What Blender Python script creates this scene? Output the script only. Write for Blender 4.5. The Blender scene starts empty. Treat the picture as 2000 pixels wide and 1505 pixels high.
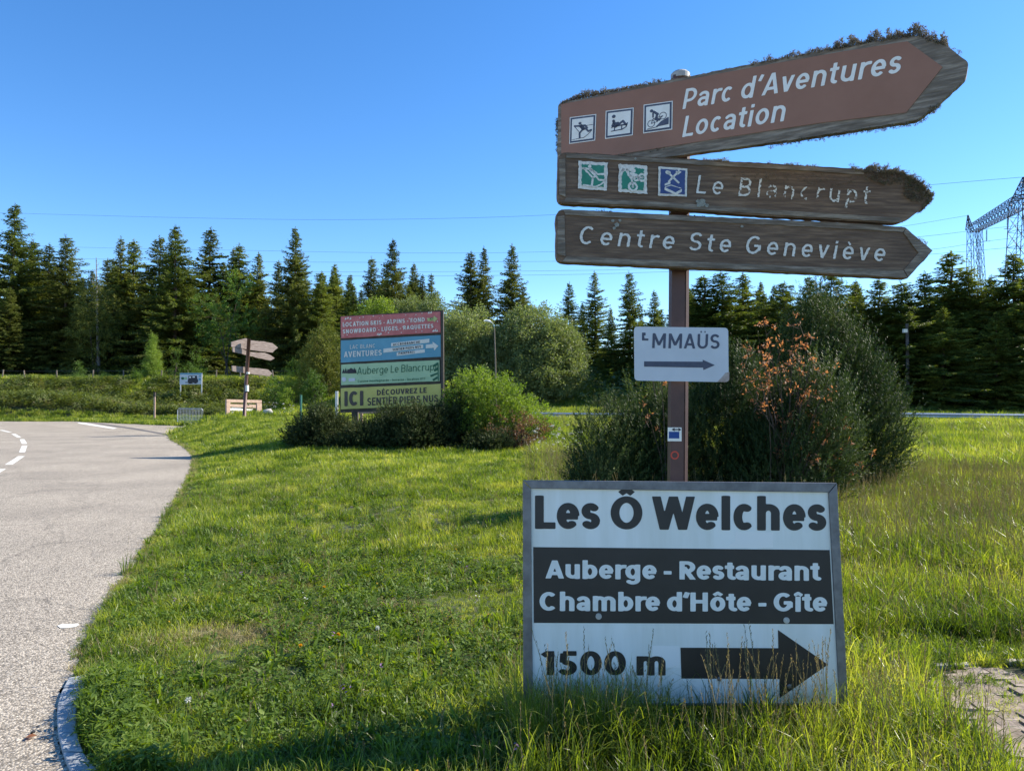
import bpy, math, random
import numpy as np
from mathutils import Vector
from mathutils.geometry import tessellate_polygon

SC = bpy.context.scene
COL = SC.collection
R = math.radians
rng = np.random.default_rng(7)
random.seed(7)

# ------------------------------------------------------------------ camera
F = 1387.0                       # focal length in photo pixels (2000 x 1505)
CX, CY = 1000.0, 752.5
PITCH = R(1.27)
CAMZ = 1.6
cd = bpy.data.cameras.new('camera')
cd.sensor_width = 36.0
cd.lens = 36.0 * F / 2000.0
cd.clip_start = 0.05
cd.clip_end = 3000
cam = bpy.data.objects.new('camera', cd)
cam.location = (0, 0, CAMZ)
cam.rotation_euler = (R(90) + PITCH, 0, 0)
COL.objects.link(cam)
SC.camera = cam

# ------------------------------------------------------------------ light
SUN_AZ, SUN_EL = R(70), R(36)     # azimuth measured from +Y (view direction) towards +X
world = bpy.data.worlds.new("World")
SC.world = world
world.use_nodes = True
wn = world.node_tree.nodes
wl = world.node_tree.links
bg = wn['Background']
sky = wn.new('ShaderNodeTexSky')
sky.sky_type = 'NISHITA'
sky.sun_disc = False
sky.sun_elevation = SUN_EL
sky.sun_rotation = SUN_AZ
sky.altitude = 900
sky.air_density = 1.0
sky.dust_density = 0.15
sky.ozone_density = 3.0
hs = wn.new('ShaderNodeHueSaturation')
hs.inputs['Saturation'].default_value = 1.26
hs.inputs['Hue'].default_value = 0.504
wl.new(sky.outputs[0], hs.inputs['Color'])
wl.new(hs.outputs[0], bg.inputs['Color'])
bg.inputs['Strength'].default_value = 0.126
sd = bpy.data.lights.new('sun', 'SUN')
sd.energy = 5.0
sd.angle = R(0.53)
sd.color = (1.0, 0.92, 0.78)
so = bpy.data.objects.new('sun', sd)
sdir = Vector((math.sin(SUN_AZ) * math.cos(SUN_EL), math.cos(SUN_AZ) * math.cos(SUN_EL), math.sin(SUN_EL)))
so.rotation_euler = sdir.to_track_quat('Z', 'Y').to_euler()
so.location = (20, 10, 30)
COL.objects.link(so)
SC.view_settings.view_transform = 'Standard'
SC.view_settings.look = 'None'
SC.view_settings.gamma = 1
SC.view_settings.exposure = 1.02
SC.view_settings.use_curve_mapping = False
SC.cycles.max_bounces = 8
SC.cycles.diffuse_bounces = 3
SC.cycles.transmission_bounces = 6
SC.cycles.transparent_max_bounces = 8

# ------------------------------------------------------------------ photo pixel -> world
_c, _s = math.cos(PITCH), math.sin(PITCH)
def ray(px, py):
    x = (px - CX) / F; z = -(py - CY) / F
    return np.array([x, _c - z * _s, _s + z * _c])
CAM = np.array([0, 0, CAMZ])
def at(px, py, d):
    r = ray(px, py)
    return CAM + r * (d / r[1])
def gp(px, py, z=0.0):
    r = ray(px, py)
    return CAM + r * ((z - CAMZ) / r[2])

# ------------------------------------------------------------------ objects
def meta(o, label=None, cat=None, group=None, kind=None):
    if label: o['label'] = label
    if cat: o['category'] = cat
    if group: o['group'] = group
    if kind: o['kind'] = kind
    return o
def mesh_np(name, V, tris=None, quads=None, polys=None, smooth=False):
    me = bpy.data.meshes.new(name)
    V = np.asarray(V, dtype=np.float32)
    loops = []; tot = []
    for fs, n in ((tris, 3), (quads, 4)):
        if fs is not None and len(fs):
            fs = np.asarray(fs, dtype=np.int32).reshape(-1, n)
            loops.append(fs.ravel()); tot.append(np.full(len(fs), n, dtype=np.int32))
    if polys:
        for p in polys:
            loops.append(np.array(p, dtype=np.int32)); tot.append(np.array([len(p)], dtype=np.int32))
    loops = np.concatenate(loops); tot = np.concatenate(tot)
    me.vertices.add(len(V)); me.vertices.foreach_set('co', V.ravel())
    me.loops.add(len(loops)); me.loops.foreach_set('vertex_index', loops)
    me.polygons.add(len(tot))
    st = np.concatenate(([0], np.cumsum(tot)[:-1])).astype(np.int32)
    me.polygons.foreach_set('loop_start', st)
    me.polygons.foreach_set('loop_total', tot)
    me.polygons.foreach_set('use_smooth', np.full(len(tot), bool(smooth)))
    me.update(calc_edges=True); me.validate()
    return me
def root_of(o):
    while o.parent: o = o.parent
    return o
def link(name, me, mat, parent=None, bevel=0):
    o = bpy.data.objects.new(name, me)
    COL.objects.link(o)
    if mat is not None:
        for m in (mat if isinstance(mat, (list, tuple)) else [mat]): me.materials.append(m)
    if parent is not None: o.parent = parent
    if bevel:
        b = o.modifiers.new('bevel', 'BEVEL'); b.width = bevel; b.segments = 2; b.limit_method = 'ANGLE'
    return o
class MB:
    """collects shapes in WORLD coordinates, builds one mesh relative to its thing's base"""
    def __init__(s): s.V = []; s.P = []; s.M = []
    def add(s, V, P, m=0):
        b = len(s.V); s.V += [tuple(v) for v in V]; s.P += [[i + b for i in p] for p in P]; s.M += [m] * len(P)
        return s
    def box(s, c, sz, rz=0, m=0, tilt=0):
        x, y, z = [a / 2 for a in sz]; ca, sa = math.cos(rz), math.sin(rz)
        V = []
        for dx, dy, dz in ((-x,-y,-z),(x,-y,-z),(x,y,-z),(-x,y,-z),(-x,-y,z),(x,-y,z),(x,y,z),(-x,y,z)):
            V.append((c[0] + dx*ca - dy*sa + tilt*dz, c[1] + dx*sa + dy*ca, c[2] + dz))
        return s.add(V, [(0,3,2,1),(4,5,6,7),(0,1,5,4),(1,2,6,5),(2,3,7,6),(3,0,4,7)], m)
    def tube(s, pts, rad, n=8, m=0, cap=True):
        pts = [np.array(p, float) for p in pts]
        if not hasattr(rad, '__len__'): rad = [rad] * len(pts)
        V = []; P = []
        for i, p in enumerate(pts):
            t = pts[min(i+1, len(pts)-1)] - pts[max(i-1, 0)]
            t = t / (np.linalg.norm(t) + 1e-9)
            a = np.cross(t, (0, 0, 1.0) if abs(t[2]) < .9 else (1.0, 0, 0)); a /= np.linalg.norm(a)
            b = np.cross(t, a)
            for k in range(n):
                th = 2 * math.pi * k / n
                V.append(p + rad[i] * (math.cos(th) * a + math.sin(th) * b))
        for i in range(len(pts) - 1):
            for k in range(n):
                k2 = (k + 1) % n
                P.append((i*n + k, i*n + k2, (i+1)*n + k2, (i+1)*n + k))
        if cap: P.append(tuple(range(n))); P.append(tuple(reversed(range((len(pts)-1)*n, len(pts)*n))))
        return s.add(V, P, m)
    def build(s, name, mat, parent=None, bevel=0, smooth=False):
        V = np.array(s.V, dtype=float)
        if parent is not None: V = V - np.array(root_of(parent).location)
        me = mesh_np(name, V, polys=s.P, smooth=smooth)
        o = link(name, me, mat, parent, bevel)
        if max(s.M) > 0: me.polygons.foreach_set('material_index', np.array(s.M, dtype=np.int32))
        return o
def thing(name, loc, label, cat, group=None):
    o = bpy.data.objects.new(name, None); o.location = tuple(float(a) for a in loc); COL.objects.link(o)
    o.empty_display_size = .1
    return meta(o, label, cat, group)

# ------------------------------------------------------------------ materials
def nodes(name):
    m = bpy.data.materials.new(name); m.use_nodes = True
    return m, m.node_tree.nodes, m.node_tree.links, m.node_tree.nodes['Principled BSDF']
def rgb(*c): return (c[0], c[1], c[2], 1)
def mat(name, c1, c2=None, scale=8, rough=.7, metal=0, bump=0, bscale=None, stretch=None, c3=None, spec=.5, detail=6):
    m, n, l, p = nodes(name)
    p.inputs['Roughness'].default_value = rough; p.inputs['Metallic'].default_value = metal
    p.inputs['Specular IOR Level'].default_value = spec
    tc = n.new('ShaderNodeTexCoord'); mp = n.new('ShaderNodeMapping'); l.new(tc.outputs['Object'], mp.inputs['Vector'])
    if stretch: mp.inputs['Scale'].default_value = stretch
    if c2 is None: p.inputs['Base Color'].default_value = rgb(*c1)
    else:
        no = n.new('ShaderNodeTexNoise'); no.inputs['Scale'].default_value = scale; no.inputs['Detail'].default_value = detail
        no.inputs['Roughness'].default_value = .65
        l.new(mp.outputs[0], no.inputs['Vector'])
        cr = n.new('ShaderNodeValToRGB'); l.new(no.outputs['Fac'], cr.inputs['Fac'])
        cr.color_ramp.elements[0].position = .36; cr.color_ramp.elements[0].color = rgb(*c1)
        cr.color_ramp.elements[1].position = .64; cr.color_ramp.elements[1].color = rgb(*c2)
        if c3: e = cr.color_ramp.elements.new(.5); e.color = rgb(*c3)
        l.new(cr.outputs[0], p.inputs['Base Color'])
    if bump:
        nb = n.new('ShaderNodeTexNoise'); nb.inputs['Scale'].default_value = bscale or scale * 3; nb.inputs['Detail'].default_value = 5
        l.new(mp.outputs[0], nb.inputs['Vector'])
        b = n.new('ShaderNodeBump'); b.inputs['Strength'].default_value = bump; b.inputs['Distance'].default_value = .01
        l.new(nb.outputs['Fac'], b.inputs['Height']); l.new(b.outputs[0], p.inputs['Normal'])
    return m
def leafmat(name, cols, trans=.4, tcol=None, rough=.5, clump=.5, spec=.35, amp=1.4):
    """leaf colour varies leaf by leaf, clump by clump and plant by plant; light passes through"""
    m, n, l, p = nodes(name)
    geo = n.new('ShaderNodeNewGeometry'); oi = n.new('ShaderNodeObjectInfo')
    tc = n.new('ShaderNodeTexCoord')
    no = n.new('ShaderNodeTexNoise'); no.inputs['Scale'].default_value = clump; no.inputs['Detail'].default_value = 3
    l.new(geo.outputs['Position'], no.inputs['Vector'])
    a = n.new('ShaderNodeMath'); a.operation = 'MULTIPLY_ADD'; a.inputs[1].default_value = .45
    l.new(geo.outputs['Random Per Island'], a.inputs[0])
    b = n.new('ShaderNodeMath'); b.operation = 'MULTIPLY_ADD'; b.inputs[1].default_value = amp; b.inputs[2].default_value = .15-amp*.5
    l.new(no.outputs['Fac'], b.inputs[0])
    c = n.new('ShaderNodeMath'); c.operation = 'MULTIPLY_ADD'; c.inputs[1].default_value = .3
    l.new(oi.outputs['Random'], c.inputs[0]); l.new(b.outputs[0], c.inputs[2])
    l.new(c.outputs[0], a.inputs[2])
    cr = n.new('ShaderNodeValToRGB'); l.new(a.outputs[0], cr.inputs['Fac'])
    els = cr.color_ramp.elements
    els[0].position = 0.0; els[1].position = 1.0
    els[0].color = rgb(*cols[0]); els[1].color = rgb(*cols[-1])
    for i, cc in enumerate(cols[1:-1]):
        e = els.new((i + 1) / (len(cols) - 1)); e.color = rgb(*cc)
    l.new(cr.outputs[0], p.inputs['Base Color'])
    p.inputs['Roughness'].default_value = rough; p.inputs['Specular IOR Level'].default_value = spec
    tr = n.new('ShaderNodeBsdfTranslucent')
    mx = n.new('ShaderNodeMix'); mx.data_type = 'RGBA'; mx.blend_type = 'MULTIPLY'; mx.inputs[0].default_value = 1
    l.new(cr.outputs[0], mx.inputs[6]); mx.inputs[7].default_value = rgb(*(tcol or (1.5, 1.55, .6)))
    l.new(mx.outputs[2], tr.inputs['Color'])
    sh = n.new('ShaderNodeMixShader'); sh.inputs[0].default_value = trans
    l.new(p.outputs[0], sh.inputs[1]); l.new(tr.outputs[0], sh.inputs[2])
    l.new(sh.outputs[0], n['Material Output'].inputs['Surface'])
    return m

M = {}
M['bark'] = mat('bark', (.05,.035,.025), (.12,.09,.07), 6, .9, bump=.5)
M['spruce'] = leafmat('spruce_needles', [(.024,.038,.014), (.07,.092,.022), (.14,.16,.036), (.24,.245,.06)], .32, (1.3,1.3,.5), clump=.35, spec=.12)
M['fir'] = leafmat('fir_needles', [(.04,.062,.016), (.085,.115,.026), (.15,.18,.04), (.26,.28,.06)], .38, (1.35,1.4,.5), clump=.5, spec=.12)
M['spruce_fresh'] = leafmat('fresh_needles', [(.10,.17,.03), (.19,.27,.05), (.27,.34,.08)], .45, (1.4,1.5,.5), clump=1.0)
M['dead'] = mat('dead_wood', (.16,.15,.15), (.25,.23,.22), 5, .9)
M['willow'] = leafmat('willow_leaves', [(.10,.13,.05), (.19,.225,.085), (.29,.32,.14)], .4, (1.2,1.3,.6), clump=.5)
M['lime'] = leafmat('lime_green_leaves', [(.08,.13,.02), (.18,.25,.04), (.29,.34,.07)], .5, (1.35,1.45,.45), clump=.8)
M['beech'] = leafmat('beech_leaves', [(.045,.085,.018), (.09,.15,.03), (.15,.23,.045)], .45, (1.4,1.6,.5), clump=.7)
M['juniper'] = leafmat('juniper_needles', [(.018,.028,.012), (.035,.052,.02), (.07,.09,.032), (.15,.14,.06)], .28, (1.2,1.2,.6), clump=1.6, spec=.08)
M['pine'] = leafmat('mountain_pine_needles', [(.018,.034,.013), (.036,.062,.021), (.07,.10,.032), (.135,.16,.06)], .28, (1.2,1.25,.6), clump=1.2, spec=.1)
M['orange'] = leafmat('orange_young_leaves', [(.26,.12,.065), (.46,.22,.11), (.55,.34,.15)], .45, (1.3,1.05,.6), clump=3)
M['russet'] = leafmat('russet_young_leaves', [(.07,.05,.03), (.14,.08,.045), (.26,.13,.08), (.16,.17,.05)], .35, (1.3,1.05,.6), clump=4)
M['grass_short'] = leafmat('short_grass_blades', [(.038,.07,.01), (.105,.165,.02), (.215,.27,.042), (.36,.37,.12)], .54, (1.68,1.66,.45), rough=.4, clump=1.3, spec=.45, amp=2.3)
M['grass_tall'] = leafmat('tall_grass_blades', [(.042,.075,.012), (.105,.16,.022), (.20,.25,.038), (.35,.36,.12)], .54, (1.7,1.66,.45), rough=.38, clump=.8, spec=.5, amp=2.3)
M['straw'] = leafmat('dry_grass_stems', [(.20,.17,.08), (.34,.28,.14), (.42,.36,.2)], .35, (1.2,1.1,.7), clump=3)
M['seed'] = leafmat('grass_seed_heads', [(.12,.12,.05), (.20,.17,.08), (.26,.20,.12)], .35, (1.2,1.1,.7), clump=3)
M['clover'] = leafmat('broad_green_leaves', [(.05,.09,.014), (.11,.175,.025), (.19,.26,.042)], .48, (1.7,1.65,.35), rough=.5, clump=2, spec=.3)
M['weed'] = leafmat('dark_bank_weeds', [(.05,.07,.022), (.10,.135,.032), (.17,.21,.05), (.17,.14,.08)], .42, (1.3,1.3,.5), clump=.6)
M['soil'] = mat('soil', (.045,.04,.022), (.09,.085,.04), 3, .95, bump=.5, bscale=40, c3=(.05,.07,.02))
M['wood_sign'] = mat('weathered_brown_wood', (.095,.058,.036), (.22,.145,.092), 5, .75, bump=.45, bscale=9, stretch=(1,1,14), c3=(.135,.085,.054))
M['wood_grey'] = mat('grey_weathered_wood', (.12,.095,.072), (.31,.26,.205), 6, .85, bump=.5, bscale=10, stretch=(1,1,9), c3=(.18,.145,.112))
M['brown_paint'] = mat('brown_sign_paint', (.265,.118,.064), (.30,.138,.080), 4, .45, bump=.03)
M['white_paint'] = mat('white_sign_paint', (.76,.74,.68), (.84,.82,.77), 20, .55)
M['white_worn'] = mat('worn_white_lettering', (.58,.56,.51), (.80,.78,.72), 60, .65, bump=.2)
M['panel_white'] = mat('white_sign_panel', (.76,.75,.68), (.86,.85,.80), 1.0, .35, stretch=(9,9,.7), detail=4)
M['panel_light'] = mat('lighter_sticker_patch', (.90,.86,.80))
M['black'] = mat('black_print', (.012,.011,.013), (.02,.018,.02), 5, .38)
M['black_screen'] = mat('grey_black_print', (.03,.03,.04))
M['alu'] = mat('dull_aluminium_frame', (.15,.145,.15), (.235,.23,.235), 12, .5, .75, bump=.06)
M['galv'] = mat('galvanised_steel', (.42,.44,.46), (.58,.6,.62), 15, .45, .6)
M['pole_brown'] = mat('brown_painted_steel', (.075,.035,.030), (.10,.046,.038), 9, .5, .0, bump=.05)
M['cap'] = mat('grey_cap', (.30,.30,.29), (.42,.42,.40), 20, .6)
M['plate'] = mat('pale_blue_grey_plate', (.50,.53,.58), (.58,.61,.66), 3, .4)
M['rust'] = mat('rust_stain', (.42,.36,.33), (.30,.22,.18), 30, .7)
M['navy'] = mat('navy_print', (.055,.065,.10), (.075,.085,.13), 20, .6)
M['green_pic'] = mat('green_pictogram', (.02,.20,.13), (.03,.25,.17), 15, .6)
M['blue_pic'] = mat('blue_pictogram', (.03,.06,.19), (.045,.08,.24), 15, .6)
M['blue_sticker'] = mat('blue_sticker', (.015,.06,.24))
M['red_sticker'] = mat('red_ring', (.55,.07,.04))
M['bb_red'] = mat('faded_red_board', (.46,.11,.11), (.56,.17,.16), 6, .6)
M['bb_blue'] = mat('blue_board', (.075,.27,.38), (.10,.32,.44), 2, .5)
M['bb_green'] = mat('pale_green_board', (.34,.50,.29), (.42,.58,.34), 2, .55)
M['bb_yellow'] = mat('mustard_yellow_board', (.56,.48,.11), (.64,.56,.15), 2, .55)
M['bb_dgreen'] = mat('dark_green_print', (.02,.12,.06))
M['bb_arrow'] = mat('yellow_green_arrow', (.45,.50,.20))
M['bb_back'] = mat('dark_timber', (.05,.042,.035), (.085,.07,.06), 8, .85)
M['pale_wood'] = mat('pale_pink_timber', (.34,.22,.17), (.50,.37,.29), 5, .8, bump=.2, stretch=(1,1,5))
M['oldsign'] = mat('bleached_sign_wood', (.17,.125,.11), (.36,.29,.26), 4, .85, bump=.4, stretch=(1,1,9))
M['paint_line'] = mat('road_paint', (.60,.58,.52), (.76,.74,.68), 9, .75)
M['kerb'] = mat('grey_granite_kerb', (.22,.24,.26), (.40,.42,.44), 30, .8, bump=.3, bscale=120)
M['paver'] = mat('dirty_paver', (.16,.125,.095), (.40,.33,.27), 7, .95, bump=.5, bscale=60)
M['concrete'] = mat('pale_concrete', (.36,.33,.29), (.52,.49,.44), 14, .9, bump=.4)
M['moss'] = leafmat('dry_moss', [(.08,.07,.055), (.15,.13,.10), (.20,.175,.14), (.13,.15,.08)], .2, (1.1,1,.7), rough=.8, clump=20)
M['lichen'] = mat('pale_lichen', (.24,.24,.20), (.36,.36,.32), 90, .95, bump=.6)
M['yellow_fl'] = leafmat('yellow_petals', [(.70,.36,.02), (.80,.50,.03)], .3, (1.2,1.1,.6))
M['white_fl'] = leafmat('white_petals', [(.62,.62,.55), (.74,.74,.68)], .3, (1,1,1))
M['purple_fl'] = leafmat('purple_petals', [(.25,.12,.28), (.38,.22,.42)], .3, (1,1,1))
M['green_metal'] = mat('green_painted_metal', (.04,.16,.12), (.06,.2,.15), 9, .5)
M['wire'] = mat('dark_wire', (.05,.06,.09), rough=.6)
M['pylon'] = mat('pylon_steel', (.05,.055,.07), (.08,.085,.1), 1, .6, .3)
M['glass'] = mat('frosted_lamp_glass', (.72,.74,.74), rough=.25)

def road_material():
    m, n, l, p = nodes('pale_asphalt')
    tc = n.new('ShaderNodeTexCoord')
    v = n.new('ShaderNodeTexVoronoi'); v.inputs['Scale'].default_value = 95
    l.new(tc.outputs['Object'], v.inputs['Vector'])
    v2 = n.new('ShaderNodeTexVoronoi'); v2.inputs['Scale'].default_value = 48
    l.new(tc.outputs['Object'], v2.inputs['Vector'])
    sep = n.new('ShaderNodeSeparateColor'); l.new(v.outputs['Color'], sep.inputs[0])
    cr = n.new('ShaderNodeValToRGB'); l.new(sep.outputs[0], cr.inputs[0])
    e = cr.color_ramp.elements
    e[0].position = 0; e[0].color = rgb(.14,.118,.09); e[1].position = 1; e[1].color = rgb(.70,.615,.48)
    for pos, c in ((.22,(.26,.22,.17)), (.5,(.42,.362,.285)), (.8,(.56,.485,.385)), (.93,(.34,.305,.26))):
        q = e.new(pos); q.color = rgb(*c)
    # gaps between stones
    g = n.new('ShaderNodeMapRange'); g.inputs[1].default_value = .30; g.inputs[2].default_value = .62; g.inputs[3].default_value = 1; g.inputs[4].default_value = .5
    l.new(v.outputs['Distance'], g.inputs[0])
    mul = n.new('ShaderNodeMix'); mul.data_type = 'RGBA'; mul.blend_type = 'MULTIPLY'; mul.inputs[0].default_value = 1
    l.new(cr.outputs[0], mul.inputs[6]); l.new(g.outputs[0], mul.inputs[7])
    # wear patches
    no = n.new('ShaderNodeTexNoise'); no.inputs['Scale'].default_value = .55; no.inputs['Detail'].default_value = 6
    l.new(tc.outputs['Object'], no.inputs['Vector'])
    w = n.new('ShaderNodeMapRange'); w.inputs[1].default_value = .35; w.inputs[2].default_value = .65; w.inputs[3].default_value = 1.0; w.inputs[4].default_value = 1.3
    l.new(no.outputs['Fac'], w.inputs[0])
    mu2 = n.new('ShaderNodeMix'); mu2.data_type = 'RGBA'; mu2.blend_type = 'MULTIPLY'; mu2.inputs[0].default_value = 1
    l.new(mul.outputs[2], mu2.inputs[6]); l.new(w.outputs[0], mu2.inputs[7])
    # cracks
    vc = n.new('ShaderNodeTexVoronoi'); vc.feature = 'DISTANCE_TO_EDGE'; vc.inputs['Scale'].default_value = .28
    dn = n.new('ShaderNodeTexNoise'); dn.inputs['Scale'].default_value = 1.5; dn.inputs['Detail'].default_value = 4
    l.new(tc.outputs['Object'], dn.inputs['Vector'])
    va = n.new('ShaderNodeVectorMath'); va.operation = 'ADD'
    l.new(tc.outputs['Object'], va.inputs[0]); l.new(dn.outputs['Color'], va.inputs[1]); l.new(va.outputs[0], vc.inputs['Vector'])
    ck = n.new('ShaderNodeMapRange'); ck.inputs[1].default_value = 0; ck.inputs[2].default_value = .012; ck.inputs[3].default_value = .55; ck.inputs[4].default_value = 1
    l.new(vc.outputs['Distance'], ck.inputs[0])
    mu3 = n.new('ShaderNodeMix'); mu3.data_type = 'RGBA'; mu3.blend_type = 'MULTIPLY'; mu3.inputs[0].default_value = .55
    l.new(mu2.outputs[2], mu3.inputs[6]); l.new(ck.outputs[0], mu3.inputs[7])
    l.new(mu3.outputs[2], p.inputs['Base Color'])
    p.inputs['Roughness'].default_value = .85
    b = n.new('ShaderNodeBump'); b.invert = True; b.inputs['Strength'].default_value = .6; b.inputs['Distance'].default_value = .006
    l.new(v.outputs['Distance'], b.inputs['Height']); l.new(b.outputs[0], p.inputs['Normal'])
    return m
M['road'] = road_material()

# ------------------------------------------------------------------ terrain
def smooth(a, b, x):
    t = np.clip((x - a) / (b - a), 0, 1); return t * t * (3 - 2 * t)
edge_px = [(410,834),(372,838),(345,845),(331,850),(338,859),(360,873),(374,886),(378,897),(374,918),(362,945),(344,975),(322,1010),(296,1052),
           (268,1093),(238,1135),(205,1185),(178,1228),(155,1268),(148,1300),(136,1326),(121,1355),(113,1388),(115,1436),(122,1468),(138,1505),(175,1570)]
def catmull(P, n=5):
    P = [np.array(p, float) for p in P]; Q = [2*P[0]-P[1]] + P + [2*P[-1]-P[-2]]; out = []
    for i in range(1, len(Q) - 2):
        for k in range(n):
            t = k / n
            out.append(.5*((2*Q[i]) + (-Q[i-1]+Q[i+1])*t + (2*Q[i-1]-5*Q[i]+4*Q[i+1]-Q[i+2])*t*t + (-Q[i-1]+3*Q[i]-3*Q[i+1]+Q[i+2])*t**3))
    out.append(P[-1]); return out
edge_w = [gp(x, y)[:2] for x, y in edge_px]
edge_s = catmull(edge_w, 5)
edge_s = [p + np.array([rng.normal(0, .012), 0]) for p in edge_s]
far_px = [(150,823),(205,825.5),(260,828),(340,831)]
far_w = [gp(x, y)[:2] for x, y in far_px]
road_poly = np.array([(-140, 60), (-60, 57.4), (-45, 57.0)] + [tuple(p) for p in far_w] + [tuple(p) for p in edge_s] + [(-1.2, -2), (-1.0, -30), (-60, -30), (-140, -30)])
def poly_sd(P, x, y):
    """signed distance to polygon, negative inside"""
    x = np.asarray(x, float); y = np.asarray(y, float)
    d = np.full(x.shape, 1e9); ins = np.zeros(x.shape, bool)
    n = len(P)
    for i in range(n):
        ax, ay = P[i]; bx, by = P[(i+1) % n]
        ex, ey = bx-ax, by-ay
        t = np.clip(((x-ax)*ex + (y-ay)*ey) / (ex*ex+ey*ey+1e-12), 0, 1)
        d = np.minimum(d, np.hypot(x-ax-t*ex, y-ay-t*ey))
        c = ((ay > y) != (by > y)) & (x < (bx-ax)*(y-ay)/((by-ay) if by != ay else 1e-12)+ax)
        ins ^= c
    return np.where(ins, -d, d)
def vnoise(x, y, s, seed=0):
    """smooth value noise 0..1"""
    x = np.asarray(x)*s + 37.1*seed + 500; y = np.asarray(y)*s + 17.3*seed + 500
    xi = np.floor(x).astype(np.int64); yi = np.floor(y).astype(np.int64); fx = x-xi; fy = y-yi
    fx = fx*fx*(3-2*fx); fy = fy*fy*(3-2*fy)
    def h(a, b):
        v = (a*374761393 + b*668265263 + seed*1442695) & 0xffffffff
        v = ((v ^ (v >> 13)) * 1274126177) & 0xffffffff
        return ((v ^ (v >> 16)) & 0xffff) / 65535.0
    return (h(xi,yi)*(1-fx)+h(xi+1,yi)*fx)*(1-fy) + (h(xi,yi+1)*(1-fx)+h(xi+1,yi+1)*fx)*fy
def zt(x, y):
    x = np.asarray(x, float); y = np.asarray(y, float)
    rd = poly_sd(road_poly, x, y)
    A = np.interp(y, [0,6,12,22,34,40,47,54,60,80,200], [0,.0,.08,.35,.75,1.05,2.3,3.2,3.7,4.3,4.8])
    B = np.interp(y, [0,36,42,57.5,60,63,69.5,72,100,200], [.0,.75,.0,.0,.45,.8,3.7,4.0,4.6,5])
    hump = 1.7*smooth(-24,-42,x)*smooth(57.2,61.5,y); B = np.maximum(B, np.where(y > 50, hump, 0))
    w = np.maximum(smooth(-19,-10,x), 1-smooth(35,41,y))
    z = A*w + B*(1-w)
    z = z*smooth(0, 3.0, rd) + .10*(vnoise(x,y,.5,1)-.5)*smooth(0,1.5,rd)*smooth(4,12,y) + .02*(vnoise(x,y,2.2,2)-.3)*smooth(0,.5,rd)
    return np.where(rd < .02, -.03, z + .012)
def axis(parts):
    out = []
    for a, b, st in parts: out += list(np.arange(a, b, st))
    return np.array(out + [parts[-1][1]])
gx = axis([(-320,-80,20),(-80,-40,3),(-40,-12,.7),(-12,-3,.25),(-3,5,.16),(5,15,.5),(15,50,2),(50,320,15)])
gy = axis([(-30,1,2),(1,8,.16),(8,24,.3),(24,45,.5),(45,80,.8),(80,140,6),(140,500,30)])
GX, GY = np.meshgrid(gx, gy)
GZ = zt(GX, GY)
Vg = np.stack([GX.ravel(), GY.ravel(), GZ.ravel()], 1)
nx, ny = len(gx), len(gy)
ii, jj = np.meshgrid(np.arange(nx-1), np.arange(ny-1)); a = (jj*nx+ii).ravel()
ground = link('ground', mesh_np('ground', Vg, quads=np.stack([a, a+1, a+1+nx, a+nx], 1), smooth=True), M['soil'])
meta(ground, kind='structure')
def Z(x, y): return float(zt(np.array([x]), np.array([y]))[0])
def flat_poly(pts2, z): 
    tr = tessellate_polygon([[Vector((p[0], p[1], 0)) for p in pts2]])
    return [(p[0], p[1], z) for p in pts2], [tuple(t) for t in tr]
Vr, Pr = flat_poly(road_poly, 0.0)
def upface(V, P):
    out = []
    for p in P:
        a, b, c = [np.array(V[i]) for i in p[:3]]
        out.append(tuple(reversed(p)) if np.cross(b-a, c-a)[2] < 0 else p)
    return out
road = link('road', mesh_np('road', Vr, polys=upface(Vr, Pr)), M['road']); meta(road, kind='structure')
def road_mark(name, pxs, parent, m, z=.004):
    mb = MB(); V = [tuple(gp(x, y)[:2]) + (z,) for x, y in pxs]
    P = [tuple(range(len(V)))]
    mb.add(V, upface(V, P)); return mb.build(name, m, parent)
def dash(p, q, wpx, parent=road):
    a, b = gp(*p)[:2], gp(*q)[:2]; d = (b-a)/np.linalg.norm(b-a); n = np.array([-d[1], d[0]])*wpx/2
    V = [(*(a-n), .004), (*(b-n), .004), (*(b+n), .004), (*(a+n), .004)]
    MB().add(V, upface(V, [(0,1,2,3)])).build('painted_dash', M['paint_line'], parent)
for p, q in (((2,839.5),(20,844)), ((26,847),(38,854)), ((43,857.5),(48,866.5)), ((48,870),(43,883)), ((42,890.5),(17,907)), ((4,915.5),(-30,935)), ((-60,948),(-140,985))):
    dash(p, q, .16)
edge_line = road_mark('painted_edge_line', [(150,824.6),(168,825.8),(229,835.8),(221,837.4),(155,827)], road, M['paint_line'])
road_mark('painted_patch', [(112,1222),(122,1218.5),(138,1219),(152,1217.5),(155,1220.5),(148,1224.5),(132,1226.5),(118,1227)], road, M['paint_line'])
road_mark('tar_seam', [(170,824.6),(200,827),(265,836),(330,848),(326,849.5),(262,838.5),(198,829)], road, mat('dark_tar', (.07,.065,.065), (.13,.12,.115), 3, .9))

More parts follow.
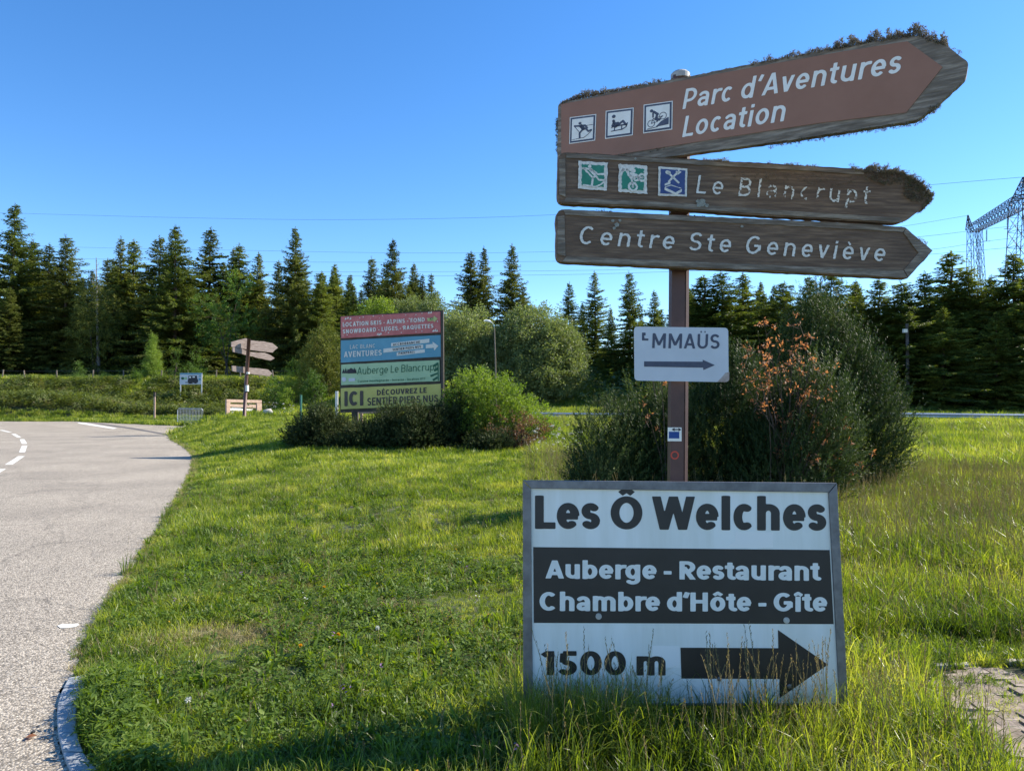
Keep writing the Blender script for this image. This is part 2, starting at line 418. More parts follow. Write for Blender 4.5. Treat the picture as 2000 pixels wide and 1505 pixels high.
# kerb stones
kerb = thing('kerb', gp(130, 1400), 'short curved row of grey kerb stones at the road edge', 'kerb'); kerb['kind'] = 'structure'
kin = [(134.5,1326),(126,1342),(119,1357),(113,1378),(111.5,1400),(113,1430),(118,1455),(126,1482),(137,1507),(152,1535)]
kout = [(171,1322),(167,1340),(163,1356),(153,1380),(149,1402),(150,1434),(156,1460),(168,1484),(188,1507),(205,1535)]
ki = catmull([gp(*p)[:2] for p in kin], 6); ko = catmull([gp(*p)[:2] for p in kout], 6)
cuts = [0, 8, 19, 31, 40, 50, len(ki)-1]
for a, b in zip(cuts[:-1], cuts[1:]):
    idx = list(range(a, b+1)); V = []; n = len(idx); h = .012 + rng.uniform(0, .008)
    I = [ki[k].copy() for k in idx]; O = [ko[k].copy() for k in idx]
    for arr in (I, O):
        d0 = (arr[1]-arr[0]); arr[0] += d0/np.linalg.norm(d0)*.007; d1 = arr[-2]-arr[-1]; arr[-1] += d1/np.linalg.norm(d1)*.007
    for z in (-.1, h):
        V += [(*p, z) for p in I] + [(*p, z + (.004 if z > 0 else 0)) for p in O]
    P = []; T = 2*n
    for k in range(n-1):
        P += [(T+k, T+k+1, T+n+k+1, T+n+k), (k, k+1, T+k+1, T+k), (n+k+1, n+k, T+n+k, T+n+k+1)]
    P += [(0, T, T+n, n), (n-1, 2*n-1, T+2*n-1, T+n-1)]
    MB().add(V, P).build('kerb_stone', M['kerb'], kerb, bevel=.005)

kerb_poly = np.array([tuple(p) for p in ki]+[tuple(p) for p in reversed(ko)])
# ------------------------------------------------------------------ lettering (stroke skeletons, joined by a distance field)
def glyph(ch, t, k, X=.73):
    ty = t*k; S = []; clip = None
    def L(*p): S.append(np.array(p, float).reshape(-1, 2))
    def arc(cx, cy, rx, ry, a0, a1, n=22):
        th = np.radians(np.linspace(a0, a1, n)); S.append(np.stack([cx+rx*np.cos(th), cy+ry*np.sin(th)], 1))
    def bowl(x0, x1, y0, y1):
        ry = (y1-y0)/2; rx = min(ry*1.05, x1-x0-.02); th = np.radians(np.linspace(90, -90, 18)); xc = x1-rx
        S.append(np.vstack([[x0, y1], np.stack([xc+rx*np.cos(th), (y0+y1)/2+ry*np.sin(th)], 1), [x0, y0]]))
    def ext(x0, y0, x1, y1, e=.25):
        d = np.array([x1-x0, y1-y0]); d /= np.linalg.norm(d); L(x0-d[0]*e, y0-d[1]*e, x1+d[0]*e, y1+d[1]*e)
    def ess(w, H):
        r = (H-2*ty)/4
        th = np.radians(np.linspace(28, 270, 20)); a = np.stack([w/2+(w/2-t-.01)*np.cos(th), H-ty-r+r*np.sin(th)], 1)
        th = np.radians(np.linspace(90, -152, 20)); b = np.stack([w/2+(w/2-t)*np.cos(th), ty+r+r*np.sin(th)], 1)
        S.append(np.vstack([a, b[1:]]))
    acc = {'É': ('E', 'a'), 'é': ('e', 'a'), 'è': ('e', 'g'), 'Ô': ('O', 'c'), 'ô': ('o', 'c'), 'î': ('ı', 'c'), 'Ü': ('U', 'd')}
    if ch in acc:
        base, kind = acc[ch]; w, S0, clip, sb = glyph(base, t, k, X); S += [(s, clip) for s in S0]
        y = (1.0 if base in 'EOU' else X); c = w/2; out = []
        if kind == 'a': out.append(np.array([[c-.05, y+.09], [c+.10, y+.25]]))
        if kind == 'g': out.append(np.array([[c+.05, y+.09], [c-.10, y+.25]]))
        if kind == 'c': out.append(np.array([[c-.16, y+.075], [c, y+.20], [c+.16, y+.075]]))
        if kind == 'd': out += [np.array([[c-.13-.03, y+.14], [c-.13+.03, y+.14]]), np.array([[c+.13-.03, y+.14], [c+.13+.03, y+.14]])]
        return w, S0 + [('acc', o) for o in out], clip, sb
    sb = (.08, .08)
    if ch == 'A': w = .80; ext(t*1.15,0,w/2,1); ext(w-t*1.15,0,w/2,1); L(.2,.28,w-.2,.28); clip = (0,1); sb = (.01,.01)
    elif ch == 'B': w = .66; L(t,0,t,1); bowl(t,w-t-.03,.52,1-ty); bowl(t,w-t,ty,.52)
    elif ch == 'C': w = .76; arc(w/2,.5,w/2-t,.5-ty,48,312); sb = (.05,.04)
    elif ch == 'D': w = .74; L(t,0,t,1); bowl(t,w-t,ty,1-ty); sb = (.08,.05)
    elif ch == 'E': w = .58; L(t,0,t,1); L(t,1-ty,w,1-ty); L(t,.51,w-.04,.51); L(t,ty,w,ty); sb = (.08,.04)
    elif ch == 'F': w = .56; L(t,0,t,1); L(t,1-ty,w,1-ty); L(t,.49,w-.05,.49); sb = (.08,.02)
    elif ch == 'G': w = .80; arc(w/2,.5,w/2-t,.5-ty,48,338); L(w/2+.02,.46,w-t*.6,.46); L(w-t*1.1,.5,w-t*1.1,.2); sb = (.05,.06)
    elif ch == 'H': w = .72; L(t,0,t,1); L(w-t,0,w-t,1); L(t,.51,w-t,.51)
    elif ch in 'I': w = 2*t; L(t,0,t,1)
    elif ch == 'K': w = .70; L(t,0,t,1); ext(t,.34,w-t*1.2,1); ext(.3,.52,w-t*1.05,0); clip = (0,1); sb = (.08,.01)
    elif ch == 'L': w = .54; L(t,0,t,1); L(t,ty,w,ty); sb = (.08,.02)
    elif ch == 'M': w = .90; L(t,0,t,1); L(w-t,0,w-t,1); ext(t,1,w/2,.22,.0); ext(w-t,1,w/2,.22,.0); clip = (0,1)
    elif ch == 'N': w = .74; L(t,0,t,1); L(w-t,0,w-t,1); ext(t,1,w-t,0,.05); clip = (0,1)
    elif ch == 'O': w = .84; arc(w/2,.5,w/2-t,.5-ty,0,360,36); sb = (.05,.05)
    elif ch == 'P': w = .64; L(t,0,t,1); bowl(t,w-t,.40,1-ty); sb = (.08,.03)
    elif ch == 'Q': w = .84; arc(w/2,.5,w/2-t,.5-ty,0,360,36); L(w*.55,.28,w-.05,-.03); sb = (.05,.05)
    elif ch == 'R': w = .68; L(t,0,t,1); bowl(t,w-t-.02,.44,1-ty); ext(w*.45,.44,w-t*1.1,0); clip = (0,1); sb = (.08,.02)
    elif ch == 'S': w = .64; ess(w,1.0); sb = (.04,.04)
    elif ch == 'T': w = .66; L(w/2,0,w/2,1); L(0,1-ty,w,1-ty); sb = (.01,.01)
    elif ch == 'U': w = .70; rx = w/2-t; L(t,1,t,rx+ty); L(w-t,1,w-t,rx+ty); arc(w/2,rx+ty,rx,rx,180,360)
    elif ch == 'V': w = .78; ext(t*1.1,1,w/2,0); ext(w-t*1.1,1,w/2,0); clip = (0,1); sb = (0,0)
    elif ch == 'W': w = 1.16; ext(t*1.1,1,w*.29,0); ext(w/2,1,w*.29,0); ext(w/2,1,w*.71,0); ext(w-t*1.1,1,w*.71,0); clip = (0,1); sb = (0,0)
    elif ch == 'Z': w = .64; L(0.02,1-ty,w,1-ty); L(0,ty,w,ty); L(t,ty,w-t,1-ty); clip = (0,1); sb = (.04,.04)
    elif ch == 'a': w = .56; cy = X-ty-.16; arc(w/2-.01,cy,w/2-t,.16,155,0); L(w-t,cy,w-t,0); r = .23; arc(w*.43,r,w*.43-t,r-ty,90,330); L(w*.43,2*r-ty,w-t,2*r-ty); sb = (.05,.07)
    elif ch == 'b': w = .62; L(t,0,t,1.02); arc(w/2,X/2,w/2-t,X/2-ty,0,360,30); sb = (.07,.05)
    elif ch == 'c': w = .56; arc(w/2,X/2,w/2-t,X/2-ty,48,312); sb = (.05,.03)
    elif ch == 'd': w = .62; L(w-t,0,w-t,1.02); arc(w/2,X/2,w/2-t,X/2-ty,0,360,30); sb = (.05,.07)
    elif ch == 'e': w = .60; arc(w/2,X/2,w/2-t,X/2-ty,0,315,28); L(t,X/2-.01,w-t*.35,X/2-.01); sb = (.05,.04)
    elif ch == 'f': w = .38; L(.10+t,0,.10+t,.84); arc(.10+t+.16,.84,.16,.16-ty+.02,180,85); L(0,X-ty,w-.02,X-ty); sb = (.02,.0)
    elif ch == 'g': w = .62; arc(w/2,X/2,w/2-t,X/2-ty,0,360,30); L(w-t,X,w-t,-.04); arc(w/2,-.04,w/2-t,.20-ty*.4,0,-148); sb = (.05,.07)
    elif ch == 'h': w = .60; L(t,0,t,1.02); rx = w/2-t; arc(w/2,X-ty-rx,rx,rx,180,0); L(w-t,X-ty-rx,w-t,0); sb = (.07,.07)
    elif ch in 'iı':
        w = 2*t; L(t,0,t,X); sb = (.07,.07)
        if ch == 'i': L(t,.86,t,.86+2*ty)
    elif ch == 'l': w = 2*t; L(t,0,t,1.02); sb = (.07,.07)
    elif ch == 'm':
        w = .94; L(t,0,t,X); rx = (w-2*t)/4
        for c in (t+rx, t+3*rx): arc(c,X-ty-rx,rx,rx,180,0); L(c+rx,X-ty-rx,c+rx,0)
        sb = (.07,.07)
    elif ch == 'n': w = .60; L(t,0,t,X); rx = w/2-t; arc(w/2,X-ty-rx,rx,rx,180,0); L(w-t,X-ty-rx,w-t,0); sb = (.07,.07)
    elif ch == 'o': w = .62; arc(w/2,X/2,w/2-t,X/2-ty,0,360,30); sb = (.05,.05)
    elif ch == 'p': w = .62; L(t,-.27,t,X); arc(w/2,X/2,w/2-t,X/2-ty,0,360,30); sb = (.07,.05)
    elif ch == 'r': w = .40; L(t,0,t,X); arc(t+.26,X-ty-.24,.26,.24,180,72); sb = (.07,.0)
    elif ch == 's': w = .50; ess(w,X); sb = (.04,.04)
    elif ch == 't': w = .40; L(.10+t,.16+ty,.10+t,.93); arc(.10+t+.14,.14+ty,.14,.14,180,275); L(0,X-ty,w-.02,X-ty); sb = (.02,.02)
    elif ch == 'u': w = .60; rx = w/2-t; L(w-t,0,w-t,X); L(t,X,t,rx+ty); arc(w/2,rx+ty,rx,rx,180,360); sb = (.07,.07)
    elif ch == 'v': w = .60; ext(t*1.1,X,w/2,0); ext(w-t*1.1,X,w/2,0); clip = (0,X); sb = (.01,.01)
    elif ch == '0': w = .70; arc(w/2,.5,w/2-t,.5-ty,0,360,32); sb = (.05,.05)
    elif ch == '1': w = .40; L(w-t-.02,0,w-t-.02,1); ext(.02,.80,w-t-.02,.98,0); clip = (0,1); sb = (.03,.06)
    elif ch == '5': w = .64; L(.10+t*.7,1-ty,w-.04,1-ty); L(.08+t,1-ty,.06+t,.52); arc(w/2-.02,.31,w/2-t,.31-ty,112,-145); sb = (.05,.05)
    elif ch == '-': w = .32; L(.0,.36,w,.36); sb = (.06,.06)
    elif ch == "'": w = .20; L(.06,.72,.16,1.0); sb = (.03,.03)
    elif ch == ' ': return .26, [], None, (0,0)
    else: raise ValueError(ch)
    return w, S, clip, sb
def seg_sdf(P, q, t, k, butt=True):
    px, py = P; best = np.full(px.shape, 9.0)
    q = q.copy(); q[:, 1] = q[:, 1]/k; y = py/k
    closed = np.allclose(q[0], q[-1], atol=1e-3)
    for i in range(len(q)-1):
        a = q[i]; e = q[i+1]-a; Ln = np.hypot(*e)
        if Ln < 1e-6: continue
        e = e/Ln; u = (px-a[0])*e[0] + (y-a[1])*e[1]; v = np.abs(-(px-a[0])*e[1] + (y-a[1])*e[0])
        d = v - t
        lo = np.hypot(np.minimum(u, 0), v) - t; hi = np.hypot(np.maximum(u-Ln, 0), v) - t
        if i == 0 and butt and not closed: lo = np.maximum(v-t, -u)
        if i == len(q)-2 and butt and not closed: hi = np.maximum(v-t, u-Ln)
        d = np.where(u < 0, lo, np.where(u > Ln, hi, d)); best = np.minimum(best, d)
    return best
def march(f, xs, ys):
    """inside (f<0) polygons, interior cells merged row by row"""
    V = []; P = []
    ny_, nx_ = f.shape; ins = f < 0
    cnt = ins[:-1,:-1].astype(int)+ins[:-1,1:]+ins[1:,:-1]+ins[1:,1:]
    for j in range(ny_-1):
        i = 0
        while i < nx_-1:
            c = cnt[j, i]
            if c == 0: i += 1; continue
            if c == 4:
                i0 = i
                while i < nx_-1 and cnt[j, i] == 4: i += 1
                b = len(V); V += [(xs[i0],ys[j]),(xs[i],ys[j]),(xs[i],ys[j+1]),(xs[i0],ys[j+1])]; P.append((b,b+1,b+2,b+3)); continue
            cs = [(xs[i],ys[j],f[j,i]),(xs[i+1],ys[j],f[j,i+1]),(xs[i+1],ys[j+1],f[j+1,i+1]),(xs[i],ys[j+1],f[j+1,i])]
            poly = []
            for q in range(4):
                x0,y0,f0 = cs[q]; x1,y1,f1 = cs[(q+1)%4]
                if f0 < 0: poly.append((x0,y0))
                if (f0 < 0) != (f1 < 0):
                    s_ = f0/(f0-f1); poly.append((x0+(x1-x0)*s_, y0+(y1-y0)*s_))
            if len(poly) >= 3: b = len(V); V += poly; P.append(tuple(range(b, b+len(poly))))
            i += 1
    return V, P
_gc = {}
def glyph_mesh(ch, t, k, res, wear=0, seed=0, X=.73):
    key = (ch, t, k, res, wear, seed, X)
    if key in _gc: return _gc[key]
    w, S, clip, sb = glyph(ch, t, k, X)
    if not S: _gc[key] = (w, [], [], sb); return _gc[key]
    xs = np.arange(-.06, w+.06+1/res, 1/res); ys = np.arange(-.36, 1.32, 1/res)
    PX, PY = np.meshgrid(xs, ys); f = np.full(PX.shape, 9.0); g = np.full(PX.shape, 9.0)
    for s_ in S:
        if isinstance(s_, tuple): g = np.minimum(g, seg_sdf((PX, PY), s_[1], t*.8, k))
        else: f = np.minimum(f, seg_sdf((PX, PY), s_, t, k))
    if clip: f = np.maximum(f, np.maximum(PY-clip[1], clip[0]-PY))
    f = np.minimum(f, g)
    if wear:
        nz = .6*vnoise(PX, PY, 14, seed+3) + .4*vnoise(PX, PY, 34, seed+9)
        f = np.maximum(f, (nz - (1-wear))*.35) if wear < 1 else f
        f = f + .035*(vnoise(PX, PY, 22, seed+5)-.5)
    V, P = march(f, xs, ys); _gc[key] = (w, V, P, sb); return _gc[key]
def text_layout(s, t=.09, k=.85, res=40, shear=0, track=0, wear=0, wearfn=None, X=.73):
    V = []; P = []; x = 0; first = True; end = 0
    for n_, ch in enumerate(s):
        wr = wearfn(n_) if wearfn else wear
        w, gv, gp_, sb = glyph_mesh(ch, t, k, res, wr, n_ if wr else 0, X)
        if not first: x += sb[0]
        first = False
        b = len(V); V += [(vx+x+shear*vy, vy) for vx, vy in gv]; P += [tuple(i+b for i in p) for p in gp_]
        x += w; end = x; x += sb[1] + track
    return V, P, end

class Plane:
    """a flat sign face standing in the scene: found from two of its points and its tilt"""
    def __init__(s, p0, p1, lean=0):
        s.p = np.array(p0, float); u = np.array(p1, float)-s.p; u /= np.linalg.norm(u)
        n = np.cross(u, (0,0,1.0)); n /= np.linalg.norm(n)      # towards the camera
        n = n*math.cos(lean) + np.array([0,0,1.0])*math.sin(lean)
        s.n = n/np.linalg.norm(n)
    def pt(s, px, py, off=0):
        r = ray(px, py); q = CAM + r*(np.dot(s.p-CAM, s.n)/np.dot(r, s.n)); return q + s.n*off
    def prism(s, px, front=0.0, back=-.04, mb=None, m=0):
        mb = mb or MB(); n = len(px); A = [s.pt(x, y, 0) + s.n*front for x, y in px]; B = [s.pt(x, y, 0) + s.n*back for x, y in px]
        c = np.mean(A, 0); nn = sum(np.cross(A[i]-c, A[(i+1)%n]-c) for i in range(n))
        if np.dot(nn, s.n) < 0: A.reverse(); B.reverse()
        mb.add(A+B, [tuple(range(n)), tuple(range(2*n-1, n-1, -1))] + [(i, n+i, n+(i+1)%n, (i+1)%n) for i in range(n)], m)
        return mb
    def text(s, txt, BL, TL, BR, TR, parent, m, off=.003, name='lettering', **kw):
        V, P, W = text_layout(txt, **kw)
        q = [s.pt(*c) for c in (BL, BR, TL, TR)]
        mb = MB(); out = []
        for x, y in V:
            u = x/W
            out.append((q[0]*(1-u)+q[1]*u)*(1-y) + (q[2]*(1-u)+q[3]*u)*y + s.n*off)
        mb.add(out, P); return mb.build(name, m, parent)
    def quadmap(s, Q, off):
        """unit square (0..1, y up) -> plane; Q = px of TL,TR,BR,BL"""
        a = [s.pt(*c) for c in Q]
        return lambda x, y: (a[3]*(1-x)+a[2]*x)*(1-y) + (a[0]*(1-x)+a[1]*x)*y + s.n*off
def stroke_fig(mapf, strokes, polys, t, res=44, wear=0):
    """strokes + filled polygons merged by distance field on the unit square"""
    xs = np.linspace(0, 1, res+1); PX, PY = np.meshgrid(xs, xs); f = np.full(PX.shape, 9.0)
    for st in strokes:
        tt = t
        if isinstance(st, tuple): st, tt = st
        f = np.minimum(f, seg_sdf((PX, PY), np.array(st, float).reshape(-1, 2), tt, 1.0, False))
    for pl in polys: f = np.minimum(f, poly_sd(np.array(pl, float).reshape(-1, 2), PX, PY))
    if wear: f = f + wear*(vnoise(PX, PY, 25, 4)-.5)
    V, P = march(f, xs, xs); return [mapf(x, y) for x, y in V], P
def ringpts(cx, cy, r, n=16): return [(cx+r*math.cos(2*math.pi*i/n), cy+r*math.sin(2*math.pi*i/n)) for i in range(n+1)]
#@@PART2
# ------------------------------------------------------------------ small-leaf helpers (numpy)
def unit(v): return v/(np.linalg.norm(v, axis=-1, keepdims=True)+1e-9)
def rhomb(base, d, side, L, W, fold=0.0):
    """leaf-shaped quads: base point, direction, sideways vector, length, width"""
    L = np.asarray(L).reshape(-1, 1); W = np.asarray(W).reshape(-1, 1); n = len(base)
    nrm = np.cross(d, side)
    V = np.stack([base, base+d*L*.45+side*W*.5+nrm*W*fold, base+d*L, base+d*L*.45-side*W*.5+nrm*W*fold], 1).reshape(-1, 3)
    return V, np.arange(4*n).reshape(-1, 4)
def rand_dirs(n, rg=rng):
    return unit(rg.normal(size=(n, 3)))
def perp(d, rg=rng):
    return unit(np.cross(d, rand_dirs(len(d), rg)))
def tufts(points, dirs, size, nb=9, wid=.28, spread=1.0):
    points = np.asarray(points, float); dirs = np.asarray(dirs, float); n = len(points)
    b = np.repeat(points, nb, 0)+rng.normal(size=(n*nb, 3))*size*.25; d = unit(np.repeat(dirs, nb, 0)+rand_dirs(n*nb)*spread)
    L = size*rng.uniform(.45, 1.2, n*nb)
    return rhomb(b, d, perp(d), L, L*wid)
def link_np(name, V, quads, m, parent=None, tris=None):
    V = np.asarray(V, float)
    if parent is not None: V = V-np.array(root_of(parent).location)
    return link(name, mesh_np(name, V, quads=quads, tris=tris), m, parent)

# ------------------------------------------------------------------ the near signpost
sp = thing('signpost', (at(1321, 1000, 3.86)[0], 3.9, Z(.9, 3.9)), 'brown steel signpost carrying three mossy wooden arrow boards and a pale EMMAÜS plate', 'signpost')
pole = MB()
top = at(1329, 152, 3.90); bot = np.array([at(1321, 930, 3.90)[0]-.012, 3.90, -.2])
ax = (top-bot)/np.linalg.norm(top-bot)
sec = [(-.048,-.040),(.024,-.040),(.024,-.032),(.030,-.032),(.030,-.040),(.050,-.026),(.050,.028),(.026,.036),(-.048,.036)]
Vp = [bot+np.array([x, y, 0]) for x, y in sec]+[top+np.array([x, y, 0]) for x, y in sec]; n = len(sec)
pole.add(Vp, [tuple(reversed(range(n))), tuple(range(n, 2*n))]+[(i, (i+1)%n, n+(i+1)%n, n+i) for i in range(n)])
pole.build('pole', M['pole_brown'], sp, bevel=.0015)
capm = MB(); c0 = top+np.array([-.001, 0, 0])
capm.tube([c0+(0,0,-.01), c0+(0,0,.018), c0+(0,0,.030), c0+(0,0,.036)], [.052,.052,.040,.015], 20)
capm.build('pole_cap', M['cap'], sp, smooth=False)

# plane of each board
pl_top = Plane(at(1096.5, 203, 4.15), at(1771, 203, 3.23))
pl_mid = Plane(at(1100, 345, 3.70), at(1760, 345, 3.86))
pl_low = Plane(at(1100, 460, 3.68), at(1760, 460, 3.88))
def roundc(pts, idx, r=10, n=4):
    """round the named corners of a pixel outline"""
    out = []; N = len(pts)
    for i, p in enumerate(pts):
        if i in idx:
            p = np.array(p, float); a = np.array(pts[i-1], float)-p; b = np.array(pts[(i+1)%N], float)-p
            a = p+a/np.linalg.norm(a)*r; b = p+b/np.linalg.norm(b)*r
            for k in range(n+1):
                t = k/n; out.append(tuple(a*(1-t)**2+2*p*t*(1-t)+b*t*t))
        else: out.append(tuple(p))
    return out
def wobble(px, step=9, amp=.8):
    out = []; N = len(px)
    for i in range(N):
        a = np.array(px[i], float); b = np.array(px[(i+1)%N], float); L = np.linalg.norm(b-a); k = max(1, int(L/step))
        for j in range(k):
            q = a+(b-a)*j/k; out.append(tuple(q+rng.normal(0, amp*(0 if j == 0 else .6), 2)))
    return out
def dirt_strip(pl, path, off, w, parent, m, name, n):
    pass
# -- top board
tb_px = roundc([(1090,203),(1300,158),(1500,119),(1700,83),(1790,70),(1851,91),(1892,122),(1887,152),(1836,200),(1790,235),(1560,271),(1330,303),(1088,341)], {0,4,6,7,9}, 7)
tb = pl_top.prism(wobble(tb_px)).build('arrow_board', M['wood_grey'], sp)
tb['label'] = 'topmost arrow board with brown face reading Parc d’Aventures Location'
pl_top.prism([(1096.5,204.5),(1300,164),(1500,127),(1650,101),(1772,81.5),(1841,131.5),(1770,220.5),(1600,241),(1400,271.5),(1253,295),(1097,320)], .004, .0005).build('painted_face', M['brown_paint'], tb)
pl_top.text("Parc d'Aventures", (1333.5,214),(1333.5,176),(1757,143),(1757,98), tb, M['white_paint'], off=.0056, t=.083, k=.85, shear=.20, track=.035, res=44)
pl_top.text("Location", (1333,268.5),(1333,229),(1531,237),(1531,194), tb, M['white_paint'], off=.0056, t=.083, k=.85, shear=.20, track=.035, res=44)
def pictogram(pl, Q, off, parent, frame, field, fig, figmat, border=.035, rim=None, rimw=.0, wear=0, name='pictogram'):
    """layers of printed film: outer rim, frame, field, figure - one mesh, 1 mm steps"""
    mp = pl.quadmap(Q, 0); mb = MB(); ms = [frame, field, figmat]
    def sq(i, o, m):
        k = 14 if wear else 1; pts = []
        for a, b in (((i,i),(1-i,i)),((1-i,i),(1-i,1-i)),((1-i,1-i),(i,1-i)),((i,1-i),(i,i))):
            for j in range(k):
                t = j/k; x = a[0]*(1-t)+b[0]*t; y = a[1]*(1-t)+b[1]*t
                if wear: x += rng.normal(0, wear); y += rng.normal(0, wear)
                pts.append(mp(x, y)+pl.n*o)
        mb.add(pts, [tuple(range(len(pts)))], m)
    if rim is not None:
        ms.append(rim); sq(0, off, 3); sq(rimw, off+.0008, 0)
    else: sq(0, off, 0)
    sq(border, off+.0016, 1)
    for st, po, t in fig:
        V, P = stroke_fig(lambda x, y: mp(x, y)+pl.n*(off+.0026), st, po, t, wear=wear*2)
        mb.add(V, P, 2)
    return mb.build(name, ms, parent)
# figures drawn on the unit square (y up)
ski = [([[.40,.72,.41,.72], ], [], .052),
       ([[.20,.64,.42,.62,.60,.62,.68,.52], [.42,.60,.52,.48], [.50,.46,.62,.50,.74,.38,.84,.42], [.50,.46,.40,.36,.41,.18]], [], .034),
       ([[.46,.62,.56,.50]], [], .055),
       ([[.12,.14,.56,.16,.72,.26,.86,.40],[.20,.62,.38,.40],[.62,.60,.92,.62],[.50,.16,.30,.15]], [], .012)]
luge = [([[.30,.76,.31,.76]], [], .062),
        ([[.30,.60,.34,.48,.46,.50]], [], .05), ([[.24,.42,.32,.62]], [], .02), ([[.34,.50,.24,.36]], [], .02),
        ([[.38,.38,.64,.56,.76,.40]], [], .038), ([[.28,.40,.66,.42,.78,.42]], [], .028),
        ([[.22,.24,.62,.26,.76,.34,.80,.48],[.34,.26,.34,.40],[.60,.28,.60,.42]], [], .018)]
bike = [([[.28,.74,.29,.74]], [], .055), ([[.36,.70,.50,.60],[.48,.58,.44,.44,.56,.40]], [], .042), ([[.34,.66,.34,.52]], [], .03),
        ([ringpts(.28,.30,.12), ringpts(.68,.52,.12)], [], .012), ([[.28,.30,.34,.46,.58,.50,.68,.52],[.34,.46,.50,.36,.68,.52],[.28,.30,.50,.34]], [], .012),
        ([], [[.42,.16,.88,.20,.88,.46,.62,.34]], .01), ([[.14,.12,.50,.16]], [], .014)]
ski_w = [([[.38,.82,.39,.82]], [], .055), ([[.16,.74,.40,.72,.52,.66,.66,.56,.92,.58]], [], .035), ([[.42,.70,.56,.56]], [], .062),
         ([[.18,.74,.44,.48,.50,.42,.60,.50,.70,.36,.94,.36]], [], .032), ([[.50,.42,.47,.16]], [], .034),
         ([[.18,.14,.60,.10,.78,.20,.92,.34],[.84,.26,.94,.36]], [], .026)]
moto_w = [([[.10,.80,.11,.80]], [], .07), ([[.22,.84,.40,.86,.52,.78]], [], .075), ([[.30,.80,.36,.62,.48,.50]], [], .05), ([[.44,.66,.62,.60]], [], .07),
          ([ringpts(.50,.22,.14), ringpts(.82,.56,.12)], [], .036), ([ringpts(.50,.22,.02), ringpts(.82,.56,.02)], [], .02),
          ([[.50,.24,.46,.46,.60,.56,.80,.56],[.58,.44,.70,.46,.66,.60]], [], .034), ([[.08,.62,.16,.82]], [], .04)]
food_w = [([[.30,.82,.36,.80]], [], .065), ([[.34,.80,.70,.48]], [], .034), ([[.68,.86,.36,.50]], [], .034), ([[.62,.86,.66,.78,.76,.86],[.70,.90,.70,.80]], [], .025),
          ([], [[.22,.30,.22,.20,.62,.04,.62,.12],[.62,.04,.82,.16,.82,.27,.62,.14],[.22,.42,.22,.34,.42,.42,.42,.50]], .01),
          ([[.24,.30,.44,.38,.80,.28]], [], .014)]
for Q, fig in ((((1113.8,230),(1165.4,223.6),(1163.2,275.2),(1112.5,282)), ski), (((1183.8,217.6),(1238.5,211),(1236.7,264.9),(1182.6,272.2)), luge), (((1257.8,205.6),(1314.6,197.8),(1313.7,253.7),(1257,261.5)), bike)):
    pictogram(pl_top, Q, .0056, tb, M['navy'], M['white_paint'], fig, M['navy'], border=.095, rim=M['white_paint'], rimw=.03)
# -- middle board
mb_px = roundc([(1091,297),(1300,308),(1500,319),(1690,331),(1762,340),(1822,388),(1799,410),(1762,437),(1500,422),(1300,407),(1089,397)], {0,4,5,7,10}, 16)
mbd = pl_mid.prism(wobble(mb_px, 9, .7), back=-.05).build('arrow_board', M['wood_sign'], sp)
mbd['label'] = 'middle arrow board of bare worn wood reading Le Blancrupt'
def rails(pl, parent, strips, m):
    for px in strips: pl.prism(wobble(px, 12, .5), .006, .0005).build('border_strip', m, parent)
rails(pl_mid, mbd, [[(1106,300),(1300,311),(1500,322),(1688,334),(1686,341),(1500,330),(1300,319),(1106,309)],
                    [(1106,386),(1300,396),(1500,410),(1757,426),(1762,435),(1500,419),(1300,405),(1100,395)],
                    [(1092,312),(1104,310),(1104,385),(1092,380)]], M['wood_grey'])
pictogram(pl_mid, ((1129.7,315.2),(1186,318.6),(1185,373),(1128.8,369)), .0065, mbd, M['white_worn'], M['green_pic'], ski_w, M['white_worn'], border=.115, wear=.008)
pictogram(pl_mid, ((1207.5,321.7),(1263.8,323.8),(1263,379.7),(1207,375.4)), .0065, mbd, M['white_worn'], M['green_pic'], moto_w, M['white_worn'], border=.115, wear=.012)
pictogram(pl_mid, ((1285.3,326),(1342,330.3),(1340.4,384.9),(1284.5,382.7)), .0065, mbd, M['white_worn'], M['blue_pic'], food_w, M['white_worn'], border=.075, wear=.005)
wf = [.16,.22,0,.28,.34,.50,.46,.50,.44,.42,.42,.40,.42]
pl_mid.text("Le Blancrupt", (1359,377.6),(1359,342.5),(1696,399),(1696,363), mbd, M['white_worn'], off=.004, t=.062, k=.9, shear=.16, track=.27, res=46, wearfn=lambda i: wf[i] if i < len(wf) else .4)
# -- lowest board
lb_px = roundc([(1087,408),(1300,419),(1500,428),(1690,437),(1768,444),(1822,490),(1772,544),(1500,530),(1300,522),(1087,512)], {0,5,9}, 16)
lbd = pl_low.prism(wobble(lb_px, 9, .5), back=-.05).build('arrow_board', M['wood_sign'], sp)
lbd['label'] = 'lowest arrow board with white lettering reading Centre Ste Geneviève'
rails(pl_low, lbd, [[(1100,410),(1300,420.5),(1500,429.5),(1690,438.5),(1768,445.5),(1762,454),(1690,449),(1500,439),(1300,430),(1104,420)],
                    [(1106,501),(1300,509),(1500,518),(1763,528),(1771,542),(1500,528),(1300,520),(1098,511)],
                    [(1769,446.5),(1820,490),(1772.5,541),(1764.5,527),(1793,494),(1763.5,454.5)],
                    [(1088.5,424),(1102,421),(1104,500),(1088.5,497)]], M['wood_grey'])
pl_low.text("Centre Ste Geneviève", (1129,476.5),(1129,441),(1726,511),(1726,476), lbd, M['white_worn'], off=.004, t=.070, k=.88, shear=.17, track=.215, res=46, wear=.10)
# brackets between boards and pole
for y in (300, 403, 414, 524): q = at(1326, y, 3.84); MB().box(q, (.10, .05, .018)).build('bracket', M['pole_brown'], sp)
